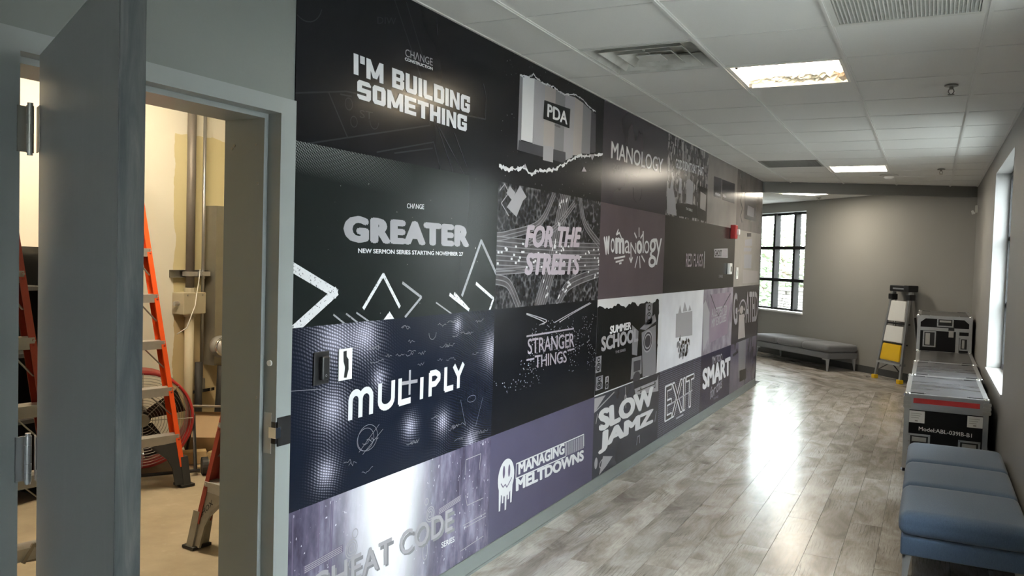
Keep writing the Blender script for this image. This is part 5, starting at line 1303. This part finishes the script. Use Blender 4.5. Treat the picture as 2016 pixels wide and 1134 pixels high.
for k in range(17):
    f_ = k/16; u_ = (1.407,0.429); v_ = (1.686,0.423); lo = (1.414,0.348); lo2 = (1.693,0.341)
    bl_.append([(u_[0]+(v_[0]-u_[0])*f_, u_[1]+(v_[1]-u_[1])*f_), (lo[0]+(lo2[0]-lo[0])*f_, lo[1]+(lo2[1]-lo[1])*f_)])
strokes(P, 'tally_bars', bl_, 0.0045, M['p_white'], 2)
fc = (0.589,0.398)
flat_poly(P, 'drip_face', [disc(fc, 0.095, 28, 0.10), [(fc[0]-0.082, fc[1]-0.05), (fc[0]-0.076, fc[1]-0.165), (fc[0]-0.060, fc[1]-0.165), (fc[0]-0.054, fc[1]-0.05)], [(fc[0]-0.049, fc[1]-0.05), (fc[0]-0.043, fc[1]-0.130), (fc[0]-0.027, fc[1]-0.130), (fc[0]-0.021, fc[1]-0.05)], [(fc[0]-0.014, fc[1]-0.05), (fc[0]-0.008, fc[1]-0.175), (fc[0]+0.008, fc[1]-0.175), (fc[0]+0.014, fc[1]-0.05)], [(fc[0]+0.018, fc[1]-0.05), (fc[0]+0.024, fc[1]-0.125), (fc[0]+0.040, fc[1]-0.125), (fc[0]+0.046, fc[1]-0.05)], [(fc[0]+0.050, fc[1]-0.05), (fc[0]+0.056, fc[1]-0.150), (fc[0]+0.072, fc[1]-0.150), (fc[0]+0.078, fc[1]-0.05)]], M['p_white'], 2)
flat_poly(P, 'face_eye', [disc((fc[0]-0.03, fc[1]+0.035), 0.014, 14, 0.034)], M['p_purple'], 3); flat_poly(P, 'face_eye', [disc((fc[0]+0.032, fc[1]+0.03), 0.013, 14, 0.034)], M['p_purple'], 3)
strokes(P, 'face_mouth', [[(fc[0]-0.06, fc[1]-0.02), (fc[0]-0.035, fc[1]-0.045), (fc[0]-0.01, fc[1]-0.035), (fc[0]+0.01, fc[1]-0.055), (fc[0]+0.04, fc[1]-0.035), (fc[0]+0.065, fc[1]-0.015)]], 0.007, M['p_purple'], 3)
# --- column 3
P = poster(2, 3, mat_soft('print_manology', (0.030, 0.026, 0.034), (0.048, 0.040, 0.050), 1.0, 0.22), 'dark mauve poster with white college lettering MANOLOGY')
text(P, "MANOLOGY", (2.023,2.261), (3.250,2.282), (2.021,2.381), M['p_mauve'], 2, offset=0.02)
text(P, "MANOLOGY", (2.033,2.265), (3.235,2.285), (2.032,2.379), M['p_white'], 3, offset=0.004)
text(P, "201", (2.060,2.193), (2.280,2.191), (2.066,2.235), M['p_dark'], 2)
strokes(P, 'chain_print', [circle((2.623,2.060),0.09,14,PI,2*PI,0.05), [(2.524,2.105),(2.530,2.053)], [(2.726,2.114),(2.732,2.065)]], 0.012, M['p_black'])
P = poster(2, 2, mat_soft('print_womanology', (0.072, 0.056, 0.064), (0.10, 0.078, 0.088), 1.3), 'mauve poster with mixed hand lettering womanology')
for s_, bl, br, tl, k_ in (("w", (1.959,1.601), (2.076,1.613), (1.937,1.727), 0.05), ("o", (2.086,1.620), (2.167,1.625), (2.076,1.721), 0.0), ("m", (2.179,1.615), (2.372,1.618), (2.167,1.731), 0.045), ("a", (2.382,1.625), (2.496,1.620), (2.372,1.720), 0.0), ("N", (2.507,1.620), (2.636,1.622), (2.498,1.702), -0.005), ("o", (2.648,1.622), (2.782,1.624), (2.636,1.724), 0.045), ("l", (2.793,1.632), (2.819,1.633), (2.775,1.798), 0.0), ("o", (2.832,1.625), (2.960,1.631), (2.820,1.726), -0.005), ("g", (2.947,1.516), (3.147,1.524), (2.946,1.746), 0.005), ("y", (3.131,1.540), (3.297,1.557), (3.120,1.743), 0.0)):
    text(P, s_, bl, br, tl, M['p_white'], 2, offset=k_)
strokes(P, 'ray_strokes', [[(2.686,1.818),(2.694,1.753)], [(2.583,1.776),(2.634,1.743)], [(2.778,1.771),(2.731,1.743)], [(2.674,1.603),(2.623,1.519)], [(2.722,1.604),(2.744,1.519)], [(2.771,1.609),(2.851,1.566)], [(2.510,1.702),(2.525,1.557)], [(2.487,1.590),(2.525,1.560),(2.556,1.594)]], 0.016, M['p_white'], 2)
strokes(P, 'underline_strokes', [[(2.161,1.583),(2.385,1.600)], [(2.195,1.558),(2.354,1.574)], [(2.270,1.548),(2.313,1.552)], [(2.186,1.750),(2.225,1.787),(2.197,1.750),(2.248,1.766),(2.294,1.732)]], 0.013, M['p_white'], 2)
P = poster(2, 1, M['p_white'], 'white-edged brush poster with loudspeakers reading SUMMER SCHOOL')
rr_ = random.Random(6); c0, c1 = COLS[2], COLS[3]
top = []; n_ = 40
for k in range(n_+1):
    yy = c0+(c1-c0-0.06)*k/n_; top.append((yy, 1.245+rr_.uniform(-0.012, 0.012)+0.012*math.sin(k*0.7)))
right = [(c1-0.10+rr_.uniform(-0.02, 0.02), 1.22-0.52*k/14) for k in range(15)]
flat_poly(P, 'brush_field', [[a_, b_, (b_[0], 0.66), (a_[0], 0.66)] for a_, b_ in zip(top, top[1:]) if a_[0] < c1-0.12]+[[(c1-0.14, 1.22), (c1-0.14, 0.70), (max(a_[0], b_[0]), b_[1]), (a_[0], a_[1])] for a_, b_ in []]+[[(c1-0.15, a_[1]), (a_[0], a_[1]), (b_[0], b_[1]), (c1-0.15, b_[1])] for a_, b_ in zip(right, right[1:])], M['p_black'], 1)
text(P, "SUMMER", (2.121,1.056), (2.578,1.061), (2.115,1.113), M['p_white'], 4, offset=0.05, shear=0.1)
text(P, "SCHOOL", (1.962,0.946), (2.758,0.956), (1.952,1.051), M['p_light'], 4, offset=0.05)
text(P, "THE SERIES", (2.249,0.909), (2.468,0.908), (2.248,0.928), M['p_light'], 4, offset=0.01)
def speaker_print(p0, p1, mat, lay=2):
    (a_, b_), (c_, d_) = p0, p1; flat_poly(P, 'speaker_print', [[(a_, b_), (c_, b_), (c_, d_), (a_, d_)]], mat, lay)
    w_, h_ = c_-a_, d_-b_; strokes(P, 'cone_print', [circle(((a_+c_)/2, b_+h_*0.33), w_*0.36, 18, ry=h_*0.22), circle(((a_+c_)/2, b_+h_*0.33), w_*0.18, 14, ry=h_*0.11), circle(((a_+c_)/2, b_+h_*0.78), w_*0.2, 14, ry=h_*0.11)], 0.008, M['p_black'], lay+1)
speaker_print((2.921,1.071), (3.099,1.239), M['p_grey']); speaker_print((1.881,0.690), (2.016,0.784), M['p_grey']); speaker_print((2.066,0.676), (2.129,0.764), M['p_light']); speaker_print((1.870,0.811), (1.974,0.921), M['p_grey'])
flat_poly(P, 'horn_print', [[(2.785,1.048),(3.165,1.146),(3.214,1.086),(2.939,1.030)], [(2.626,0.840),(2.858,0.838),(2.874,0.697),(2.608,0.678)], [(2.838,1.017),(3.204,1.054),(3.254,0.642),(2.903,0.666)], [(2.599,1.091),(2.761,1.034),(2.745,0.848),(2.623,0.867)]], M['p_grey'], 2)
flat_poly(P, 'horn_mouth', [[(2.665,0.810),(2.836,0.808),(2.833,0.729),(2.674,0.728)], disc((3.001,0.937), 0.11, 20, 0.075), disc((2.752,0.676), 0.09, 14, 0.05)], M['p_dark'], 3)
strokes(P, 'cone_print', [circle((3.001,0.937), 0.085, 18, ry=0.055), circle((3.001,0.937), 0.12, 20, ry=0.082)], 0.012, M['p_light'], 4)
P = poster(2, 0, mat_soft('print_slow', (0.030, 0.032, 0.042), (0.042, 0.044, 0.056), 2.0), 'dark poster with big white lettering SLOW JAMZ')
text(P, "SLOW", (1.975,0.391), (3.227,0.403), (1.941,0.547), M['p_white'], 3, offset=0.06, spacing=0.98)
text(P, "JAMZ", (1.970,0.238), (3.221,0.219), (1.975,0.391), M['p_white'], 3, offset=0.06, spacing=0.98)
flat_poly(P, 'corner_print', [[(1.857,0.536),(2.080,0.635),(1.857,0.642)], [(2.003,0.094),(2.071,0.211),(2.270,0.170),(2.139,0.125)], disc((1.936,0.189), 0.03, 14, 0.04)], M['p_light'], 2)
strokes(P, 'note_print', [[(1.893,0.550),(2.256,0.633)], circle((2.506,0.550), 0.02, 12, ry=0.03), [(2.497,0.638),(2.525,0.479)], [(2.810,0.147),(2.828,0.207),(2.878,0.210),(2.885,0.149)], [(1.911,0.465),(1.934,0.527)], [(3.272,0.253),(3.305,0.332)], circle((2.075,0.160), 0.07, 20, ry=0.03)], 0.010, M['p_light'], 2)
flat_poly(P, 'cassette_print', [[(2.712,0.595),(3.287,0.596),(3.325,0.633),(3.342,0.496),(2.742,0.544)]], M['p_light'], 2)
strokes(P, 'cassette_line', [[(2.788,0.569),(3.234,0.569),(3.230,0.602)], circle((2.863,0.567), 0.018, 10), circle((3.235,0.560), 0.022, 10)], 0.008, M['p_black'], 3)
# --- column 4
P = poster(3, 3, mat_collage('print_collage', (0.02, 0.018, 0.02), (0.07, 0.065, 0.07), (0.30, 0.28, 0.28)), 'busy black and white collage poster reading GOD DIDN\'T SAY THAT')
text(P, "GOD DIDN'T SAY THAT", (3.612,2.366), (4.575,2.393), (3.601,2.451), M['p_white'], 3, offset=0.03)
flat_poly(P, 'figure_print', [[(3.405,1.971),(3.698,1.966),(3.633,2.092),(3.516,2.275),(3.468,2.178),(3.378,2.187)], [(3.994,2.096),(4.205,2.097),(4.212,2.297),(4.066,2.320),(3.966,2.292)], [(3.735,2.165),(3.833,2.164),(3.815,2.295),(3.749,2.298)]], M['p_light'], 2)
flat_poly(P, 'figure_print', [[(3.698,1.966),(4.406,1.982),(4.389,2.100),(3.682,2.083)], [(4.408,1.973),(4.782,1.973),(4.753,2.287),(4.398,2.290)]], M['p_black'], 2)
flat_poly(P, 'screen_print', [[(4.487,2.083),(4.706,2.067),(4.702,2.224),(4.482,2.240)]], M['p_tan'], 3)
text(P, "THE BIBLE", (3.985,2.037), (4.214,2.033), (3.982,2.059), M['p_white'], 4)
mblk = mat_soft('print_black_pair', (0.017, 0.016, 0.016), (0.026, 0.024, 0.023), 1.0)
P = poster(3, 2, mblk, 'black poster with small narrow lettering RED FLAGS')
text(P, "RED FLAGS", (4.057,1.525), (4.669,1.531), (4.057,1.649), M['p_mauve'], 2, offset=0.02)
strokes(P, 'side_note', [[(4.731,1.521),(4.727,1.674)]], 0.03, M['p_light'], 2)
P = poster(3, 1, mat_soft('print_white_paper', (0.55, 0.55, 0.60), (0.70, 0.70, 0.74), 2.5), 'white poster with a pale grey cluster of towers and figures')
flat_poly(P, 'tower_print', [[(3.807,0.905),(4.382,0.886),(4.348,1.117),(3.796,1.116)], [(3.861,1.112),(3.978,1.111),(3.917,1.191)], [(4.010,1.123),(4.166,1.125),(4.066,1.213)], [(4.202,1.124),(4.310,1.123),(4.248,1.178)]], M['p_light'], 2)
rr_ = random.Random(8); cy_, cz_ = (4.097,0.869)
flat_poly(P, 'figure_print', [disc((cy_+rr_.uniform(-0.25, 0.25)*(1-k/60), cz_-0.16*k/34+rr_.uniform(-0.03, 0.03)), rr_.uniform(0.015, 0.035), 8, rr_.uniform(0.015, 0.03)) for k in range(34)], M['p_grey'], 3)
flat_poly(P, 'figure_print', [disc((cy_+rr_.uniform(-0.2, 0.2)*(1-k/50), cz_-0.16*k/22+rr_.uniform(-0.03, 0.03)), rr_.uniform(0.01, 0.022), 7, rr_.uniform(0.012, 0.02)) for k in range(22)], M['p_black'], 4)
def mat_brick():
    g = G('print_brick'); b = g.n('ShaderNodeTexBrick'); x, y, z = g.xyz(); g.set(b.inputs['Vector'], g.comb(y, z, 0.0)); b.inputs['Scale'].default_value = 14
    b.inputs['Color1'].default_value = (0.022, 0.022, 0.034, 1); b.inputs['Color2'].default_value = (0.035, 0.035, 0.050, 1); b.inputs['Mortar'].default_value = (0.16, 0.16, 0.20, 1); b.inputs['Mortar Size'].default_value = 0.03
    c = b.outputs['Color']; c = g.mix(g.math('MULTIPLY', g.noise(2.2, det=2), 0.45), c, (0.055, 0.055, 0.08)); return g.out(c, 0.2, IOR=1.22)
P = poster(3, 0, mat_brick(), 'brick-patterned poster with outlined neon lettering EXIT')
text(P, "EXIT", (3.556,0.197), (4.538,0.200), (3.531,0.514), M['p_white'], 2, offset=0.03)
text(P, "EXIT", (3.584,0.210), (4.517,0.218), (3.563,0.497), M['p_dark'], 3, offset=-0.008)
strokes(P, 'neon_rule', [[(3.922,0.172),(4.160,0.171)], [(3.708,0.332),(4.459,0.357)]], 0.014, M['p_light'], 4)
# --- column 5
P = poster(4, 3, mat_soft('print_plaster', (0.20, 0.18, 0.17), (0.28, 0.255, 0.24), 2.2), 'warm grey plaster poster with two dark rectangles')
flat_poly(P, 'dark_panel', [[(5.014,2.238),(5.351,2.238),(5.339,2.442),(5.003,2.435)], [(5.399,2.231),(5.998,2.231),(5.984,2.448),(5.363,2.439)]], M['p_dark'], 2)
text(P, "relation", (5.077,2.254), (5.301,2.256), (5.071,2.289), M['p_white'], 3, offset=0.01)
text(P, "ships", (5.418,2.254), (5.562,2.254), (5.412,2.290), M['p_white'], 3, offset=0.01)
P = poster(4, 2, mblk, 'black poster with small rounded lettering GHOSTED')
flat_poly(P, 'title_pill', [[(5.137,1.625),(5.773,1.627),(5.754,1.731),(5.122,1.712)]], M['p_light'], 2)
text(P, "GHOST", (5.157,1.635), (5.477,1.639), (5.146,1.702), M['p_black'], 3, offset=0.02)
text(P, "ED", (5.525,1.640), (5.746,1.637), (5.512,1.715), M['p_mauve'], 3, offset=0.02)
text(P, "CHANGE", (5.375,1.415), (5.564,1.414), (5.370,1.447), M['p_light'], 3)
P = poster(4, 1, mat_soft('print_photo_grey', (0.13, 0.11, 0.14), (0.30, 0.27, 0.31), 5.0), 'mauve envelope photo poster reading A LETTER TO MY EXCUSES')
flat_poly(P, 'sleeve_print', [[(4.820,0.683),(5.029,0.813),(5.031,1.070),(4.841,1.205),(4.767,1.158)]], M['p_light'], 2)
flat_poly(P, 'envelope_print', [[(5.060,0.754),(5.896,0.794),(5.968,1.252),(5.045,1.250)]], mat_soft('print_envelope', (0.20, 0.155, 0.20), (0.24, 0.19, 0.235), 3), 2)
strokes(P, 'fold_line', [[(5.045,1.250),(5.420,1.015)], [(5.420,1.015),(5.971,1.235)]], 0.012, M['p_dark'], 3)
text(P, "A LETTER TO", (5.127,1.014), (5.829,1.027), (5.112,1.103), M['p_light'], 4, offset=0.02, shear=0.1)
text(P, "MY EXCUSES", (5.144,0.909), (5.820,0.938), (5.129,0.998), M['p_light'], 4, offset=0.02, shear=0.1)
def mat_curtain():
    g = G('print_curtain'); x, y, z = g.xyz(); w_ = g.n('ShaderNodeTexWave', bands_direction='Y'); g.set(w_.inputs['Vector'], g.obj()); w_.inputs['Scale'].default_value = 5; w_.inputs['Distortion'].default_value = 3
    return g.out(g.mix(w_.outputs['Fac'], (0.012, 0.011, 0.022), (0.045, 0.040, 0.070)), 0.2, IOR=1.22)
P = poster(4, 0, mat_curtain(), 'dark curtain poster reading I\'M TOO SMART FOR THIS')
text(P, "I'M TOO", (5.229,0.520), (5.695,0.515), (5.215,0.605), M['p_light'], 3, offset=0.03)
text(P, "SMART", (4.859,0.300), (6.139,0.310), (4.826,0.516), M['p_white'], 3, offset=0.05)
text(P, "for this", (5.199,0.160), (5.746,0.221), (5.179,0.284), M['p_light'], 3, offset=0.01, shear=0.3)
text(P, "CHANGE", (5.359,0.137), (5.568,0.135), (5.355,0.159), M['p_light'], 3)
# --- column 6
P = poster(5, 3, mat_soft('print_brown_grey', (0.10, 0.09, 0.085), (0.19, 0.17, 0.16), 2.5), 'brown-grey poster with a dark framed block at the mural\'s far top end')
flat_poly(P, 'dark_panel', [[(6.554,2.098),(7.242,2.097),(7.279,2.389),(6.549,2.417)]], M['p_dark'], 2)
flat_poly(P, 'pale_panel', [[(6.724,2.143),(7.133,2.141),(7.142,2.254),(6.730,2.264)]], M['p_grey'], 3)
strokes(P, 'scribble', [[(6.310,2.460),(6.411,2.382),(6.316,2.282),(6.445,2.209),(6.348,2.116),(6.448,2.045)]], 0.02, M['p_dark'], 2)
P = poster(5, 2, mat_soft('print_sand', (0.26, 0.235, 0.215), (0.33, 0.30, 0.28), 2.0), 'tan poster with faint pale block lettering')
flat_poly(P, 'pale_block_lettering', [[(6.600,1.713),(7.060,1.722),(7.082,1.766),(6.622,1.756)], [(6.676,1.781),(7.109,1.791),(7.091,1.878),(6.662,1.852)], [(6.669,1.517),(7.102,1.517),(7.099,1.685),(6.637,1.678)]], M['p_light'], 2)
flat_poly(P, 'shade_block', [[(6.616,1.337),(7.576,1.335),(7.545,1.478),(6.613,1.499)]], M['p_tan'], 2)
flat_poly(P, 'small_title', [[(6.775,1.892),(7.022,1.901),(7.014,1.944),(6.766,1.934)]], M['p_dark'], 3)
P = poster(5, 1, mat_soft('print_goated', (0.030, 0.026, 0.030), (0.045, 0.04, 0.044), 2.0), 'dark poster with tall condensed lettering GOATED and a goat')
text(P, "G", (6.199,0.859), (6.418,0.869), (6.130,1.230), M['p_light'], 2, offset=0.03)
strokes(P, 'letter_ring', [circle((6.677,1.023), 0.20, 28, ry=0.115)], 0.022, M['p_light'], 2)
text(P, "ATED", (6.892,0.853), (7.649,0.835), (6.846,1.235), M['p_light'], 2, offset=0.02)
flat_poly(P, 'goat_print', [disc((6.618,1.025), 0.10, 16, 0.05), [(6.481,0.687),(6.896,0.680),(6.777,0.969),(6.483,0.972)], [(6.391,1.012),(6.503,1.018),(6.496,1.054)], [(6.831,1.003),(6.737,1.020),(6.760,1.055)]], M['p_tan'], 3)
P = poster(5, 0, mat_soft('print_dusk', (0.085, 0.075, 0.10), (0.15, 0.135, 0.17), 2.5), 'grey-violet poster with the lower body of the goat at the far end')
flat_poly(P, 'goat_leg_print', [[(6.600,0.214),(6.989,0.212),(6.958,0.675),(6.512,0.673)]], M['p_grey'], 2)
flat_poly(P, 'goat_leg_print', [[(6.668,0.164),(7.062,0.159),(7.036,0.288),(6.641,0.300)]], M['p_black'], 3)
strokes(P, 'scratch_print', [[(7.184,0.652),(7.158,0.306)], [(7.343,0.672),(7.284,0.325)], [(6.235,0.520),(6.509,0.542)]], 0.03, M['p_dark'], 2)
